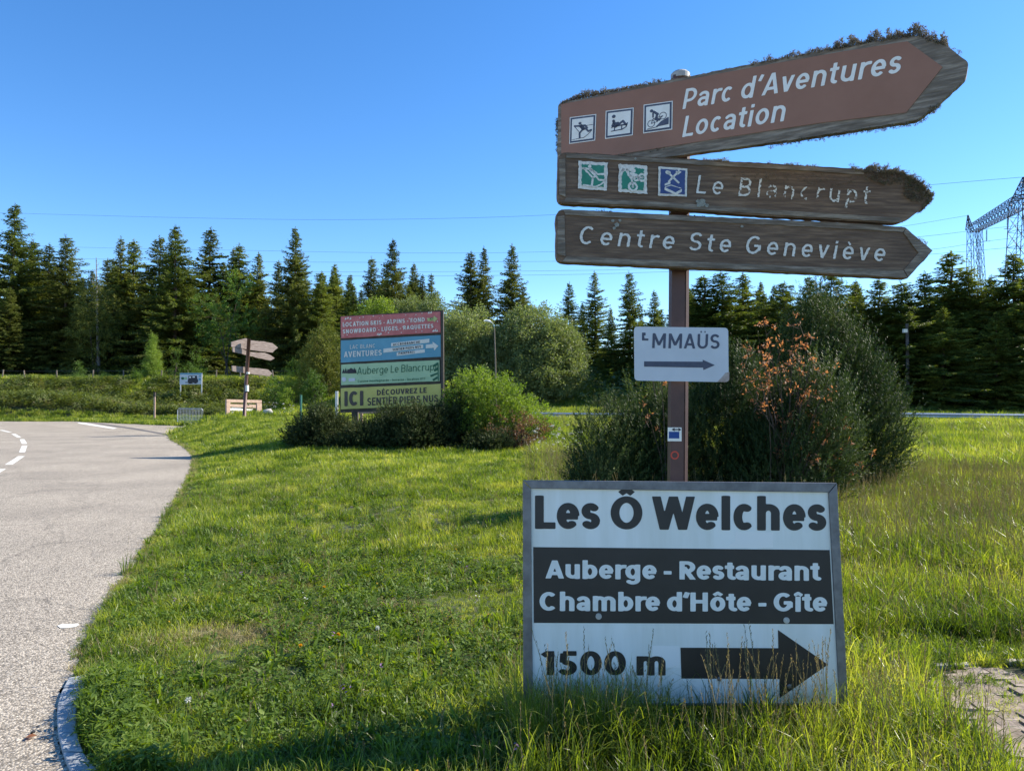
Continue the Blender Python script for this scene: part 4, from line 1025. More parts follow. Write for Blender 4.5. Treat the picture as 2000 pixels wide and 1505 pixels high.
lines = [([(-60,414),(120,419),(350,425),(600,429),(850,427),(1090,419),(1400,398),(1830,360),(1999,346)], 240, 122, 'highest power line, crossing the sky above all the treetops'),
         ([(-60,476),(200,484),(480,489),(800,494),(1090,491),(1400,474),(1700,450),(1890,421)], 250, 158, 'second power line down, meeting the peak of the left mast'),
         ([(-60,500),(300,508),(640,512),(1000,511),(1200,507),(1500,490),(1800,462),(1927,447),(2100,430)], 245, 140, 'third power line down, passing below the lowest arrow board'),
         ([(-60,524),(300,529),(700,531),(1050,529),(1260,525),(1500,513),(1800,489),(1927,471),(2100,452)], 245, 148, 'fourth power line down, hanging from the left insulator'),
         ([(-60,531),(300,537),(700,539),(1050,537),(1260,532),(1500,522),(1800,498),(1968,484),(2100,474)], 245, 133, 'lowest power line, just above the treetops right of the firs')]
for px, dl, dr, lab in lines:
    P = [at(x, y, dl+(dr-dl)*(x+60)/2060) for x, y in px]; P = catmull(P, 5)
    o = MB().tube(P, .03, 4).build('power_line', M['wire']); meta(o, lab, 'power line', 'power lines strung to the pylon')
#@@PART3
# ------------------------------------------------------------------ trees
def trunk_mesh(h, r, lean=0, n=7, rg=rng, segs=7):
    pts = [np.array([0, 0, -.3])]; 
    for i in range(1, segs+1): t = i/segs; pts.append(np.array([rg.normal(0, lean)*t, rg.normal(0, lean)*t, h*t]))
    mb = MB(); mb.tube(pts, [r*(1-.93*i/segs) for i in range(segs+1)], n); return mesh_np('trunk', mb.V, polys=mb.P, smooth=True)
def conifer(seed, H=18, Rb=3.0, shape=.8, droop=.35, dens=1.0, z0=.05, gap=0.0, twig=.60, sweep=1.0):
    """spruce: whorls of drooping branches, each carrying hanging needle sprays"""
    rg = np.random.default_rng(seed); B = []; D = []; S = []; L = []; W = []
    wood = MB(); z = H*z0; ang = 0
    lob = rg.uniform(.62, 1.25, 7)
    while z < H*.985:
        t = z/H; ln = Rb*((1-t)**shape)*(1-.25*math.exp(-t*9)); nb = max(3, int((5+6*(1-t))*dens)); step = (.50-.22*t)
        for k in range(nb):
            a = rg.random()*6.283; l = (ln*rg.uniform(.5, 1.22)*lob[int(a/6.2832*7)%7]+.18)
            if rg.random() < gap: l *= .45
            dirh = np.array([math.cos(a), math.sin(a), 0]); n = max(4, int(l/.155)); up = .25*t+.02
            tt = np.linspace(.12, 1, n); dr = droop*(1-.6*t)
            path = dirh*(l*tt)[:, None]; zz = z+l*(up*tt-dr*tt**1.4+.16*sweep*tt**3.0)+rg.normal(0, .04)
            path[:, 2] = zz
            if l > 1.2 and rg.random() < .5: wood.tube([(0,0,z), path[n//2], path[-1]], [.035, .02, .006], 3, cap=False)
            side = np.array([-dirh[1], dirh[0], 0])
            m = 5
            for q in range(m):
                sgn = rg.choice([-1, 1], n)[:, None]; f = rg.uniform(.25, 1.0, n)[:, None]
                hang = rg.uniform(-.75, .12, n)[:, None] if q != 2 else rg.uniform(-.1, .3, n)[:, None]
                dd = unit(side*sgn*f+dirh*rg.uniform(.2, .9, n)[:, None]+np.array([0, 0, 1.])*hang)
                B.append(path+rg.normal(0, .05, (n, 3))); D.append(dd); S.append(perp(dd, rg)*.6+np.array([0, 0, .0])+perp(dd, rg)*.4)
                L.append(np.minimum(twig*(.5+.8*(1-tt))*rg.uniform(.6, 1.25, n), l*.55+.12)*(1-.35*t)); W.append(rg.uniform(.09, .17, n)*(1-.35*t))
        z += step*rg.uniform(.75, 1.2)/max(.7, dens)
    # leading shoot
    n = 10; B.append(np.stack([np.zeros(n), np.zeros(n), H*.97+np.linspace(0, .03*H, n)], 1)); dd = unit(rg.normal(size=(n, 3))*.5+np.array([0,0,.9])); D.append(dd); S.append(perp(dd, rg)); L.append(np.full(n, .25)); W.append(np.full(n, .07))
    V, Q = rhomb(np.vstack(B), np.vstack(D), unit(np.vstack(S)), np.concatenate(L), np.concatenate(W), .25)
    crown = mesh_np('crown', V, quads=Q)
    tm = MB(); k = 9; pts = [(rg.normal(0,.05)*(i > 0), rg.normal(0,.05)*(i > 0), H*i/k-(.4 if i == 0 else 0)) for i in range(k+1)]
    tm.tube(pts, [.24*(1-.95*i/k)*H/18 for i in range(k+1)], 7); tm.V += wood.V and [] or []
    b = len(tm.V); tm.V += [tuple(v) for v in wood.V]; tm.P += [tuple(i+b for i in p) for p in wood.P]
    return crown, mesh_np('trunk', tm.V, polys=tm.P, smooth=True), H
def leafy(seed, blobs, n, leaf, aspect=.55, shell=.55, gaps=.25, up=.25, stems=6, stemr=.05, sub=26, base=(0,0,0)):
    """bush or broad-leaved crown: leaves gathered in many small sprays inside uneven lobes"""
    rg = np.random.default_rng(seed); vol = np.array([b[1][0]*b[1][1]*b[1][2] for b in blobs])**.67; vol = vol/vol.sum(); C = []; N = []
    for (c, r), f in zip(blobs, vol):
        m = int(n*f/sub)+1; d = rand_dirs(m, rg); rad = 1-shell*rg.random(m)**1.7
        rad *= 1+.16*(vnoise(d[:,0]*3+seed, d[:,1]*3+d[:,2]*2, 1.3, seed)-.5)*2
        keep = vnoise(d[:,0]*4+c[0], d[:,1]*4+d[:,2]*5, 1.1, seed+2) > gaps*.6
        d = d[keep]; rad = rad[keep]
        P = np.array(c)+d*rad[:, None]*np.array(r); k = P[:, 2] > .02; C.append(P[k]); N.append(d[k])
    C = np.vstack(C); N = np.vstack(N); m = len(C)
    tdir = unit(N*.8+rand_dirs(m, rg)*.7+np.array([0,0,up])); tl = leaf*rg.uniform(2.0, 5.0, m)
    B = np.repeat(C, sub, 0)+np.repeat(tdir, sub, 0)*(np.repeat(tl, sub)*rg.random(m*sub))[:, None]+rg.normal(size=(m*sub, 3))*leaf*.7
    D = unit(np.repeat(tdir, sub, 0)*.6+rand_dirs(m*sub, rg)); L = leaf*rg.uniform(.6, 1.3, m*sub)
    V, Q = rhomb(B, D, perp(D, rg), L, L*aspect, .15); cm = mesh_np('foliage', V, quads=Q)
    mb = MB(); base = np.array(base, float)
    for _ in range(stems):
        e = C[rg.integers(m)]; s0 = base+np.array([rg.normal(0, stemr*3), rg.normal(0, stemr*3), -.1]); mid = (s0+e)/2+np.array([0,0,.15*np.linalg.norm(e-s0)])
        r = stemr*rg.uniform(.6, 1.2); mb.tube([s0, mid, e], [r, r*.6, r*.15], 5)
        for _ in range(3):
            e2 = C[rg.integers(m)]
            if np.linalg.norm(e2-mid) < np.linalg.norm(e-s0)*.7: mb.tube([mid, (mid+e2)/2+np.array([0,0,.05]), e2], [r*.45, r*.3, r*.08], 4)
    return cm, mesh_np('stems', mb.V, polys=mb.P, smooth=True)
def needlebush(seed, blobs, n, shoot=.28, needle=.055, nn=26, up=.7, stems=14, stemr=.03, sparse=.0, nw=.13):
    """mountain pine / juniper: upright bottle-brush shoots"""
    rg = np.random.default_rng(seed); vol = np.array([b[1][0]*b[1][1]*b[1][2] for b in blobs])**.67; vol /= vol.sum(); C = []; N = []
    for (c, r), f in zip(blobs, vol):
        m = int(n*f)+1; d = rand_dirs(m, rg); rad = 1-.5*rg.random(m)**1.6; rad *= 1+.22*(vnoise(d[:,0]*3, d[:,1]*3+d[:,2]*3, 1.6, seed)-.5)*2
        P = np.array(c)+d*rad[:, None]*np.array(r); k = P[:, 2] > .0; C.append(P[k]); N.append(d[k])
    C = np.vstack(C); N = np.vstack(N); m = len(C)
    ax_ = unit(N*(1-up)*1.6+np.array([0,0,1.])*up+rand_dirs(m, rg)*.32); sl = shoot*rg.uniform(.55, 1.25, m)
    t = rg.random(m*nn); base = np.repeat(C, nn, 0)+np.repeat(ax_, nn, 0)*(np.repeat(sl, nn)*t)[:, None]
    pd = perp(np.repeat(ax_, nn, 0), rg); D = unit(np.repeat(ax_, nn, 0)*.85+pd*.75); L = needle*rg.uniform(.7, 1.2, m*nn)*(1.15-.5*t)
    sd_ = np.cross(D, np.repeat(ax_, nn, 0)); V, Q = rhomb(base, D, unit(sd_), L, L*nw+needle*.05)
    mb = MB()
    for _ in range(stems):
        e = C[rg.integers(m)]; s0 = np.array([e[0]*.15+rg.normal(0, .1), e[1]*.15+rg.normal(0, .1), -.1]); mid = s0*.45+e*.55+np.array([0,0,-.08*np.linalg.norm(e)])
        r = stemr*rg.uniform(.5, 1.2); mb.tube([s0, mid, e], [r, r*.7, r*.2], 5)
    return mesh_np('foliage', V, quads=Q), mesh_np('stems', mb.V, polys=mb.P, smooth=True)
def place(name, label, cat, group, loc, pieces, scale=(1,1,1), rz=0, tilt=(0,0)):
    t = thing(name, loc, label, cat, group); t.scale = scale; t.rotation_euler = (tilt[0], tilt[1], rz)
    for nm, me, m in pieces:
        o = bpy.data.objects.new(nm, me); COL.objects.link(o); o.parent = t
        if not me.materials: me.materials.append(m)
        elif me.materials[0] != m: o.material_slots[0].link = 'OBJECT'; o.material_slots[0].material = m
    return t
con = [conifer(1, 18, 6.4, 1.12, .34, 1.15, .03, .06), conifer(2, 18, 4.9, 1.08, .28, 1.1, .03, .18), conifer(3, 18, 5.9, .86, .48, 1.1, .03, .10),
       conifer(4, 18, 4.0, 1.15, .16, 1.1, .04, .25), conifer(5, 18, 6.8, 1.05, .42, 1.15, .02, .08)]
def spruce(px, ytop, d, v, wide, label, group, zextra=0, m='spruce'):
    a = at(px, ytop, d); zb = Z(a[0], d)-.2; h = a[2]-zb; s = h/18
    place('spruce_tree', label, 'tree', group, (a[0], d, zb), [('crown', con[v][0], M[m]), ('trunk', con[v][1], M['bark'])], (s*wide, s*wide, s), rng.uniform(0, 6.28), (rng.normal(0, .012), rng.normal(0, .012)))
GL = 'spruces of the left wood behind the grassy bank'
for px, y, d, v, w, lab in [
    (-95,430,74,0,1.1,'spruce just outside the left edge of the picture, leaning in'),
    (26,398,72,0,.95,'tallest spruce of the left wood, at the left edge of the picture'),
    (66,468,76,1,1.0,'slim spruce half hidden right of the tallest left-edge spruce'),
    (100,477,78,3,1.1,'thin spire-topped spruce between two broader spruces near the left edge'),
    (132,458,73,2,.82,'even pyramid-shaped spruce standing right of the thin spire near the left edge'),
    (236,463,75,1,1.0,'left one of the twin spruces whose tips stand close together'),
    (262,466,76,1,.95,'right one of the twin spruces whose tips stand close together'),
    (208,505,79,3,1.3,'low dark spruce left of the twin spruce tips'),
    (310,460,74,2,.8,'rounded-topped spruce touching the big broad spruce on its left'),
    (344,440,69,4,.82,'big broad spruce with light drooping branches in the middle of the left wood'),
    (406,445,75,1,1.05,'ragged spruce with a sharp tip right of the big broad spruce'),
    (450,485,78,3,1.15,'thin spruce left of a light green bushy one'),
    (468,476,75,3,1.2,'spruce with bright green lower boughs above the beech'),
    (502,492,76,1,1.0,'spruce with a blunt dark tip left of the tall jagged spruce'),
    (578,444,67,0,.86,'tall jagged spruce above the far signpost'),
    (545,508,74,3,1.1,'narrow spruce hidden against the tall jagged spruce'),
    (630,530,66,2,.85,'rightmost spruce of the left wood, drooping towards the billboard'),
    (160,540,71,4,.75,'short shaded spruce low in the left wood under the spire'),
    (20,560,68,4,.8,'short shaded spruce low under the tallest spruce'),
    (290,560,80,4,.95,'deep shaded spruce filling the gap under the twin spruces'),
    (420,570,70,2,.9,'deep shaded spruce filling the gap behind the beech'),
    (520,590,66,2,.9,'short shaded spruce directly behind the far signpost')]:
    spruce(px, y, d+12, v, w*1.0*rng.uniform(1.0, 2.0), lab, GL, m='fir' if px in (26, 262, 344, 468, 630) else 'spruce')
# dead snag
a = at(188, 503, 82); t = thing('dead_tree', (a[0], 82, Z(a[0], 82)), 'grey leafless dead treetop sticking out beside the twin spruces', 'dead tree')
mb = MB(); zb = Z(a[0], 82); mb.tube([(a[0]+.5, 82, zb), (a[0]+.2, 82, (zb+a[2])/2), a], [.2, .12, .03], 6)
for k in range(26):
    z = zb+(a[2]-zb)*(.55+.44*k/26); an = rng.uniform(0, 6.28); l = 1.6*(1.02-k/26); p = np.array([a[0]+.1, 82, z]); mb.tube([p, p+np.array([math.cos(an)*l*.6, math.sin(an)*l*.6, .0]), p+np.array([math.cos(an)*l, math.sin(an)*l, .35])], [.04, .025, .008], 3, cap=False)
mb.build('trunk', M['dead'], t)
GM = 'spruces standing in the middle distance behind the billboard and willows'
for px, y, d, v, w, lab in [
    (766,468,60,0,.80,'tallest spruce above the billboard'),
    (722,500,61,2,.72,'shorter spruce left of the tallest one above the billboard'),
    (692,556,58,3,1.0,'small spruce at the left top corner of the billboard'),
    (826,536,64,3,.95,'thin left one of the two small spruce tips right of the tallest above the billboard'),
    (845,534,63,3,1.05,'thin right one of the two small spruce tips above the right end of the billboard'),
    (800,560,60,4,.8,'low wide spruce behind the red banner'),
    (922,490,60,3,1.45,'left spruce of the group of three above the lamp'),
    (943,481,61,1,.85,'middle spruce of the group of three above the lamp'),
    (999,476,59,1,1.0,'right and tallest spruce of the group of three above the lamp'),
    (1024,556,59,3,1.5,'low spruce shoulder right of the group of three'),
    (1110,550,54,2,.72,'round-topped fir right of the willows'),
    (1165,529,52,1,.95,'sharp-tipped spruce between the round-topped fir and the signpost'),
    (1140,590,55,4,.7,'short dark spruce filling the gap behind the round-topped fir'),
    (1232,529,49,2,.82,'broad light-tipped spruce just left of the signpost pole'),
    (1278,568,48,3,1.2,'small spruce right beside the signpost pole on its left'),
    (1195,600,50,4,.7,'low dark spruce left of the EMMAÜS plate')]:
    spruce(px, y, d, v, w*1.3, lab, GM, m='fir' if px > 1050 or px in (692, 800) else 'spruce')
GR = 'tall firs forming the dark wall of trees on the right'
for px, y, d, v, w, lab in [
    (1335,560,46,3,1.4,'narrow fir right behind the signpost pole'),
    (1372,538,44,1,1.1,'first light-tipped fir right of the signpost pole'),
    (1412,530,44,2,.9,'second light-tipped fir right of the signpost pole'),
    (1452,533,45,1,1.1,'third light-tipped fir right of the signpost pole'),
    (1490,572,47,4,.8,'low fir in the gap under the lowest arrow board'),
    (1532,550,44,2,.85,'rounded fir under the middle of the lowest arrow board'),
    (1580,540,46,0,.9,'fir hidden behind the right half of the lowest arrow board'),
    (1625,534,44,2,.95,'fir meeting the lower edge of the lowest arrow board'),
    (1670,548,45,4,.75,'bushy fir behind the right-hand pine shrub'),
    (1715,545,43,0,.9,'fir beneath the point of the lowest arrow board'),
    (1762,548,42,2,.9,'fir just behind the utility pole'),
    (1805,530,42,1,1.1,'fir right of the arrow board points'),
    (1850,492,43,1,1.15,'fir with the highest tip left of the pylon'),
    (1895,522,42,2,.9,'fir under the left mast of the pylon'),
    (1935,538,43,4,.8,'low bushy fir between the two pylon masts'),
    (1974,496,41,0,.9,'tall fir under the right mast of the pylon'),
    (2025,510,41,2,.95,'fir cut by the right edge of the picture'),
    (2085,520,43,0,.95,'fir just outside the right edge of the picture'),
    (1560,600,42,4,.8,'low shaded fir behind the top of the orange shrub'),
    (1840,600,40,4,.8,'low shaded fir with spreading lower boughs near the right edge'),
    (1945,610,39,4,.8,'low shaded fir at the foot of the tree wall below the pylon')]:
    spruce(px, y, d, v, w*rng.uniform(1.8, 2.9), lab, GR, m='fir')

# the wood behind the front rows, one dark mass
def backwood(name, xs, ys, sc, lab):
    pr = []
    for k in (0, 2, 4):
        p = bpy.data.objects.new('wood_tree', con[k][0]); pr.append(p)
    z = zt(xs, ys)-.3; scatter(name, np.stack([xs, ys, z], 1), pr, sc, lab, tilt=.01)
# broad-leaved trees
def leafy_at(name, lab, cat, group, px, ytop, d, blobs, n, leaf, m, seed, hraw, **kw):
    """blobs in units of the plant height"""
    a = at(px, ytop, d); zb = Z(a[0], d)-.05; h = a[2]-zb; s = h/hraw
    cm, sm = leafy(seed, [((c[0]*h, c[1]*h, c[2]*h), (r[0]*h, r[1]*h, r[2]*h)) for c, r in blobs], n, leaf, **kw)
    return place(name, lab, cat, group, (a[0], d, zb), [('foliage' , cm, M[m]), ('stems', sm, M['bark'])])
W1 = [((0,0,.55),(.50,.45,.45)), ((-.25,0,.38),(.30,.3,.36)), ((.28,0,.36),(.34,.3,.35)), ((0,-.1,.25),(.5,.4,.28)), ((.1,0,.75),(.28,.28,.24))]
leafy_at('willow_tree', 'large rounded grey-green willow right of the street lamp', 'tree', None, 1045, 604, 43, [((-.02,0,.52),(.40,.4,.48)), ((-.20,0,.42),(.28,.3,.40)), ((.20,0,.42),(.30,.3,.40)), ((0,-.1,.24),(.45,.4,.26))], 95000, .15, 'willow', 21, 1, aspect=.45, gaps=0, stems=12, stemr=.07, shell=.38)
leafy_at('willow_tree', 'rounded grey-green willow between the billboard and the street lamp', 'tree', None, 908, 607, 44, [((0,0,.50),(.36,.35,.50)), ((-.22,0,.45),(.28,.3,.42)), ((.22,0,.35),(.26,.3,.36)), ((0,-.1,.20),(.45,.35,.22))], 75000, .15, 'willow', 22, 1, aspect=.45, gaps=0, stems=12, stemr=.07, shell=.38)
leafy_at('lime_tree', 'bright lime green rounded crown just above the red banner', 'tree', None, 738, 580, 50, [((0,0,.82),(.17,.16,.16)), ((-.12,0,.72),(.14,.14,.16)), ((.05,0,.55),(.2,.2,.3))], 16000, .12, 'lime', 23, 1, gaps=.1, stems=8)
leafy_at('beech_tree', 'mid green crown above the right part of the red banner', 'tree', None, 800, 578, 52, [((0,0,.80),(.16,.16,.18)), ((-.1,0,.62),(.2,.2,.25)), ((.16,0,.72),(.14,.16,.22))], 16000, .12, 'willow', 24, 1, gaps=.1, stems=8)
leafy_at('beech_tree', 'bushy crown rising at the right top corner of the billboard', 'tree', None, 845, 578, 50, [((0,0,.80),(.13,.14,.2)), ((.02,0,.55),(.18,.2,.3))], 14000, .12, 'willow', 25, 1, gaps=.1, stems=8)
leafy_at('beech_tree', 'loose fresh green beech lit by the sun in front of the dark left wood', 'tree', None, 452, 525, 77, [((-.12,0,.60),(.22,.2,.16)), ((.05,0,.82),(.16,.16,.15)), ((.10,0,.5),(.2,.2,.14)), ((-.18,0,.42),(.16,.2,.12)), ((0,0,.30),(.2,.2,.12)), ((-.3,0,.66),(.12,.12,.08))], 12000, .17, 'beech', 26, 1, gaps=.6, stems=3, stemr=.08, shell=.9)
leafy_at('beech_tree', 'small rounded beech crown in the gap below the dead treetop', 'tree', None, 186, 548, 79, [((0,0,.88),(.16,.2,.10)), ((.02,0,.70),(.22,.25,.18)), ((0,0,.45),(.22,.25,.3))], 12000, .16, 'spruce', 27, 1, gaps=.2, stems=2)
leafy_at('beech_tree', 'dark rounded bush-like tree between the far signpost and the billboard', 'tree', None, 632, 640, 45, [((0,0,.6),(.22,.25,.38)), ((-.12,0,.4),(.2,.25,.36)), ((.1,0,.3),(.24,.25,.3))], 26000, .10, 'spruce', 28, 1, gaps=.1, stems=8)
leafy_at('larch_sapling', 'bright yellow-green young conifer in front of the dark left wood', 'young tree', None, 299, 652, 70.6, [((0,0,.10),(.20,.2,.14)), ((0,0,.28),(.19,.19,.15)), ((0,0,.46),(.14,.14,.14)), ((0,0,.64),(.10,.10,.13)), ((0,0,.82),(.055,.055,.12)), ((0,0,.93),(.03,.03,.07))], 22000, .11, 'spruce_fresh', 29, 1, aspect=.3, gaps=0, stems=1, shell=1)
for px, y, lab in ((155,706,'tiny pale sapling on the bank crest near the left edge'), (343,664,'small slim green sapling right of the bright young conifer'), (385,668,'second slim green sapling left of the far signpost'), (205,730,'small yellowish bushlet on the face of the bank'), (374,702,'low greyish sapling behind the camper banner'), (268,722,'low bushy seedling beside the bright young conifer')):
    leafy_at('sapling', lab, 'young tree', None, px, y, 69.2, [((0,0,.2),(.25,.25,.2)), ((0,0,.5),(.17,.17,.25)), ((0,0,.8),(.08,.08,.18))], 1500, .12, 'beech' if px != 205 else 'spruce_fresh', 30+px, 1, aspect=.3, gaps=0, stems=2, shell=1)
# shrubs left of the billboard
SH = 'leafy shrubs between the far signpost and the billboard'
for px, y, d, n, m, lab in ((578,705,45,15000,'lime','sunlit leafy shrub directly left of the billboard bushes'), (535,742,46,11000,'beech','rounded green shrub right of the pale timber stand'), (612,728,43,11000,'beech','shaded leafy shrub touching the left edge of the billboard'), (560,765,42,6000,'lime','low light green shrub between the timber stand and the green stake')):
    leafy_at('leafy_shrub', lab, 'shrub', SH, px, y, d, [((0,0,.5),(.22,.25,.5)), ((.15,0,.3),(.2,.25,.3)), ((-.15,0,.33),(.2,.25,.33)), ((.05,0,.8),(.10,.1,.2))], int(n*.6), .085, m, px, 1, gaps=.5, stems=9, stemr=.03)
leafy_at('flowering_shrub', 'dense yellow-green shrub right of the billboard, sloping down to the right', 'shrub', None, 930, 721, 20.2, [((0,0,.62),(.34,.35,.38)), ((.30,0,.47),(.36,.35,.42)), ((.60,0,.30),(.36,.35,.32)), ((-.08,0,.30),(.26,.3,.30)), ((.82,0,.17),(.22,.25,.18))], 46000, .055, 'lime', 51, 1, gaps=.12, stems=22, stemr=.03, base=(.3,0,0))
leafy_at('reddish_shrub', 'twiggy shrub with reddish young leaves under the yellow-green shrub', 'shrub', None, 1000, 792, 19.2, [((0,0,.4),(.55,.4,.45)), ((.4,0,.4),(.35,.3,.4))], 3600, .05, 'russet', 52, 1, gaps=.4, stems=26, stemr=.018)
# junipers under the billboard
JG = 'dark junipers in front of and beside the billboard'
for px, yt, d, wx, n, lab in ((625,803,19.6,.85,2600,'spreading dark juniper at the left end of the row under the billboard'), (705,840,19.2,1.0,2000,'low juniper below the left half of the yellow banner'), (765,806,19.4,.7,1900,'juniper below the middle of the yellow banner'), (812,800,19.2,.55,2300,'juniper with pale brownish shoots overlapping the yellow banner'), (850,800,19.6,.5,1900,'juniper at the right lower corner of the yellow banner'), (895,775,20.2,.45,2000,'dark juniper between the billboard and the yellow-green shrub'), (960,852,19.0,.6,900,'low dark juniper at the foot of the yellow-green shrub')):
    a = at(px, yt, d); zb = Z(a[0], d)-.03; h = a[2]-zb
    cm, sm = needlebush(px, [((0,0,h*.45),(wx*.6,.6,h*.48)), ((-.45*wx,0,h*.25),(wx*.5,.5,h*.30)), ((.45*wx,.1,h*.3),(wx*.5,.5,h*.36)), ((.1*wx,-.2,h*.7),(wx*.22,.3,h*.3))], int(n*.8), .42, .08, 18, .55, nw=.26)
    place('juniper_shrub', lab, 'shrub', JG, (a[0], d, zb), [('foliage', cm, M['juniper']), ('stems', sm, M['bark'])])
# the pine shrubs behind the signpost
def pine(px, yt, d, blobs, n, lab, m='pine', **kw):
    a = at(px, yt, d); zb = Z(a[0], d)-.03; h = a[2]-zb
    cm, sm = needlebush(int(px), [((c[0], c[1], c[2]*h), (r[0], r[1], r[2]*h)) for c, r in blobs], n, **kw)
    place('pine_shrub', lab, 'shrub', 'mountain pines behind the signpost', (a[0], d, zb), [('foliage', cm, M[m]), ('stems', sm, M['bark'])])
pine(1185, 792, 9.6, [((0,0,.45),(.42,.45,.52)), ((-.12,0,.25),(.36,.4,.3)), ((.35,.1,.4),(.35,.4,.45))], 1700, 'low dark mountain pine left of the signpost pole', nn=28, shoot=.34, needle=.06)
pine(1262, 752, 9.9, [((0,0,.45),(.45,.5,.5)), ((.3,.1,.5),(.42,.45,.48)), ((-.2,0,.3),(.4,.4,.35))], 1900, 'mountain pine directly left of and behind the signpost pole', nn=28, shoot=.34, needle=.06)
pine(1420, 690, 10.2, [((0,0,.45),(.55,.6,.5)), ((.15,0,.70),(.35,.4,.28)), ((-.45,-.1,.36),(.5,.5,.38)), ((.5,-.1,.35),(.5,.5,.38))], 3600, 'broad mountain pine right of the signpost pole with pale upright shoots', nn=28, shoot=.34, needle=.06)
pine(1560, 700, 9.6, [((0,0,.4),(.6,.6,.46)), ((.3,.1,.5),(.45,.5,.48)), ((-.4,0,.3),(.5,.5,.32))], 3000, 'mountain pine around the foot of the orange shrub', nn=28, shoot=.34, needle=.06)
pine(1600, 575, 11.6, [((-.02,0,.58),(.46,.6,.36)), ((.45,0,.46),(.52,.6,.34)), ((.85,0,.32),(.48,.6,.27)), ((-.3,0,.4),(.55,.6,.42)), ((.5,0,.22),(.85,.7,.25)), ((.0,0,.86),(.22,.3,.17)), ((-.32,0,.70),(.22,.3,.2)), ((.35,0,.70),(.26,.3,.18)), ((.7,0,.55),(.24,.3,.14))], 6300, 'tallest mountain pine, sloping down to the right at the right end of the pines', nn=27, shoot=.40, needle=.062)
# orange-leaved shrub
def rowan():
    d = 9.35; a = at(1530, 900, d); base = np.array([a[0], d, Z(a[0], d)]); t = thing('orange_leaved_shrub', base, 'thin twiggy shrub with bright orange young leaves growing through the pines', 'shrub')
    mb = MB(); P = []; D = []
    targets = [(1490,622),(1480,650),(1460,668),(1500,690),(1550,632),(1565,655),(1578,650),(1585,700),(1520,665),(1545,700),(1470,700),(1510,735),(1560,760),(1600,740),(1620,735),(1500,770),(1540,800),(1580,810),(1605,830),(1530,830),(1620,860),(1640,855),(1655,830),(1590,880),(1560,860),(1500,840),(1480,800),(1650,880),(1630,905),(1530,880),(1600,790),(1448,740),(1262,660),(1265,805),(1290,710),(1700,900)]
    for x, y in targets[:-1] + [(1712,903)]:
        e = at(x, y, d+rng.uniform(-.55, .3)); s0 = base+np.array([rng.normal(0, .12), rng.normal(0, .1), 0]); 
        if x < 1300: s0 = base+np.array([-1.5, .2, 0])
        mid = s0*.5+e*.5+np.array([(e[0]-s0[0])*-.15, 0, .12]); mb.tube([s0, mid, e], [.012, .008, .003], 5)
        n = 4 if x < 1300 or x > 1700 else 6
        for k in range(n):
            c = mid*(1-(.45+.55*k/n))+e*(.45+.55*k/n) if k else e; c = c+rng.normal(0, .05, 3); dd = rand_dirs(1)[0]*.7+np.array([0,0,.5]); tw = c+dd*.09; mb.tube([c-dd*.06, tw], [.004, .002], 3, cap=False)
            P += [tw]*8; D += [dd]*8
    P = np.array(P)+rng.normal(0, .022, (len(P), 3)); D = unit(unit(np.array(D))*.5+rand_dirs(len(P))); L = rng.uniform(.03, .065, len(P)); V, Q = rhomb(P, D, perp(D), L, L*.36, .1)
    mb.build('stems', M['bark'], t, smooth=True); link_np('leaves', V, Q, M['orange'], t)
rowan()
# small bare reddish shrub on the meadow behind the rail
leafy_at('bare_shrub', 'small brown twiggy bush in the grass behind the guard rail', 'shrub', None, 1190, 765, 34, [((0,0,.5),(.5,.4,.5)), ((.5,0,.35),(.5,.4,.36))], 3500, .06, 'juniper', 61, 1, gaps=.4, stems=26, stemr=.02)

# ------------------------------------------------------------------ ground plants (stuff, instanced)
def blades(seed, n, h, w, spread, lean=.5, seg=3, curl=1.0, head=0, hm=1):
    """a tuft: bent tapering strips"""
    rg = np.random.default_rng(seed); V = []; P = []; M_ = []
    for _ in range(n):
        r = spread*math.sqrt(rg.random()); a = rg.random()*6.283; b = np.array([r*math.cos(a), r*math.sin(a), -.015]); H = h*rg.uniform(.45, 1.1)
        az = rg.random()*6.283; d = np.array([math.cos(az), math.sin(az), 0]); le = lean*rg.uniform(.1, 1.2); ww = w*rg.uniform(.6, 1.2); az2 = az+rg.uniform(.5, 2.6); sd_ = np.array([math.cos(az2), math.sin(az2), 0]); i0 = len(V)
        for k in range(seg):
            t = k/seg; p = b+np.array([0,0,1.])*H*(t-.22*le*t*t*curl)+d*H*le*t*t*.8; f = ww*(1-.75*t*t)*.5; V += [p-sd_*f, p+sd_*f]
        t = 1; V.append(b+np.array([0,0,1.])*H*(t-.22*le*curl-.12*le*le*curl)+d*H*le*.95)
        for k in range(seg-1): P.append((i0+2*k, i0+2*k+1, i0+2*k+3, i0+2*k+2)); M_.append(0)
        P.append((i0+2*seg-2, i0+2*seg-1, i0+2*seg)); M_.append(0)
    return V, P, M_
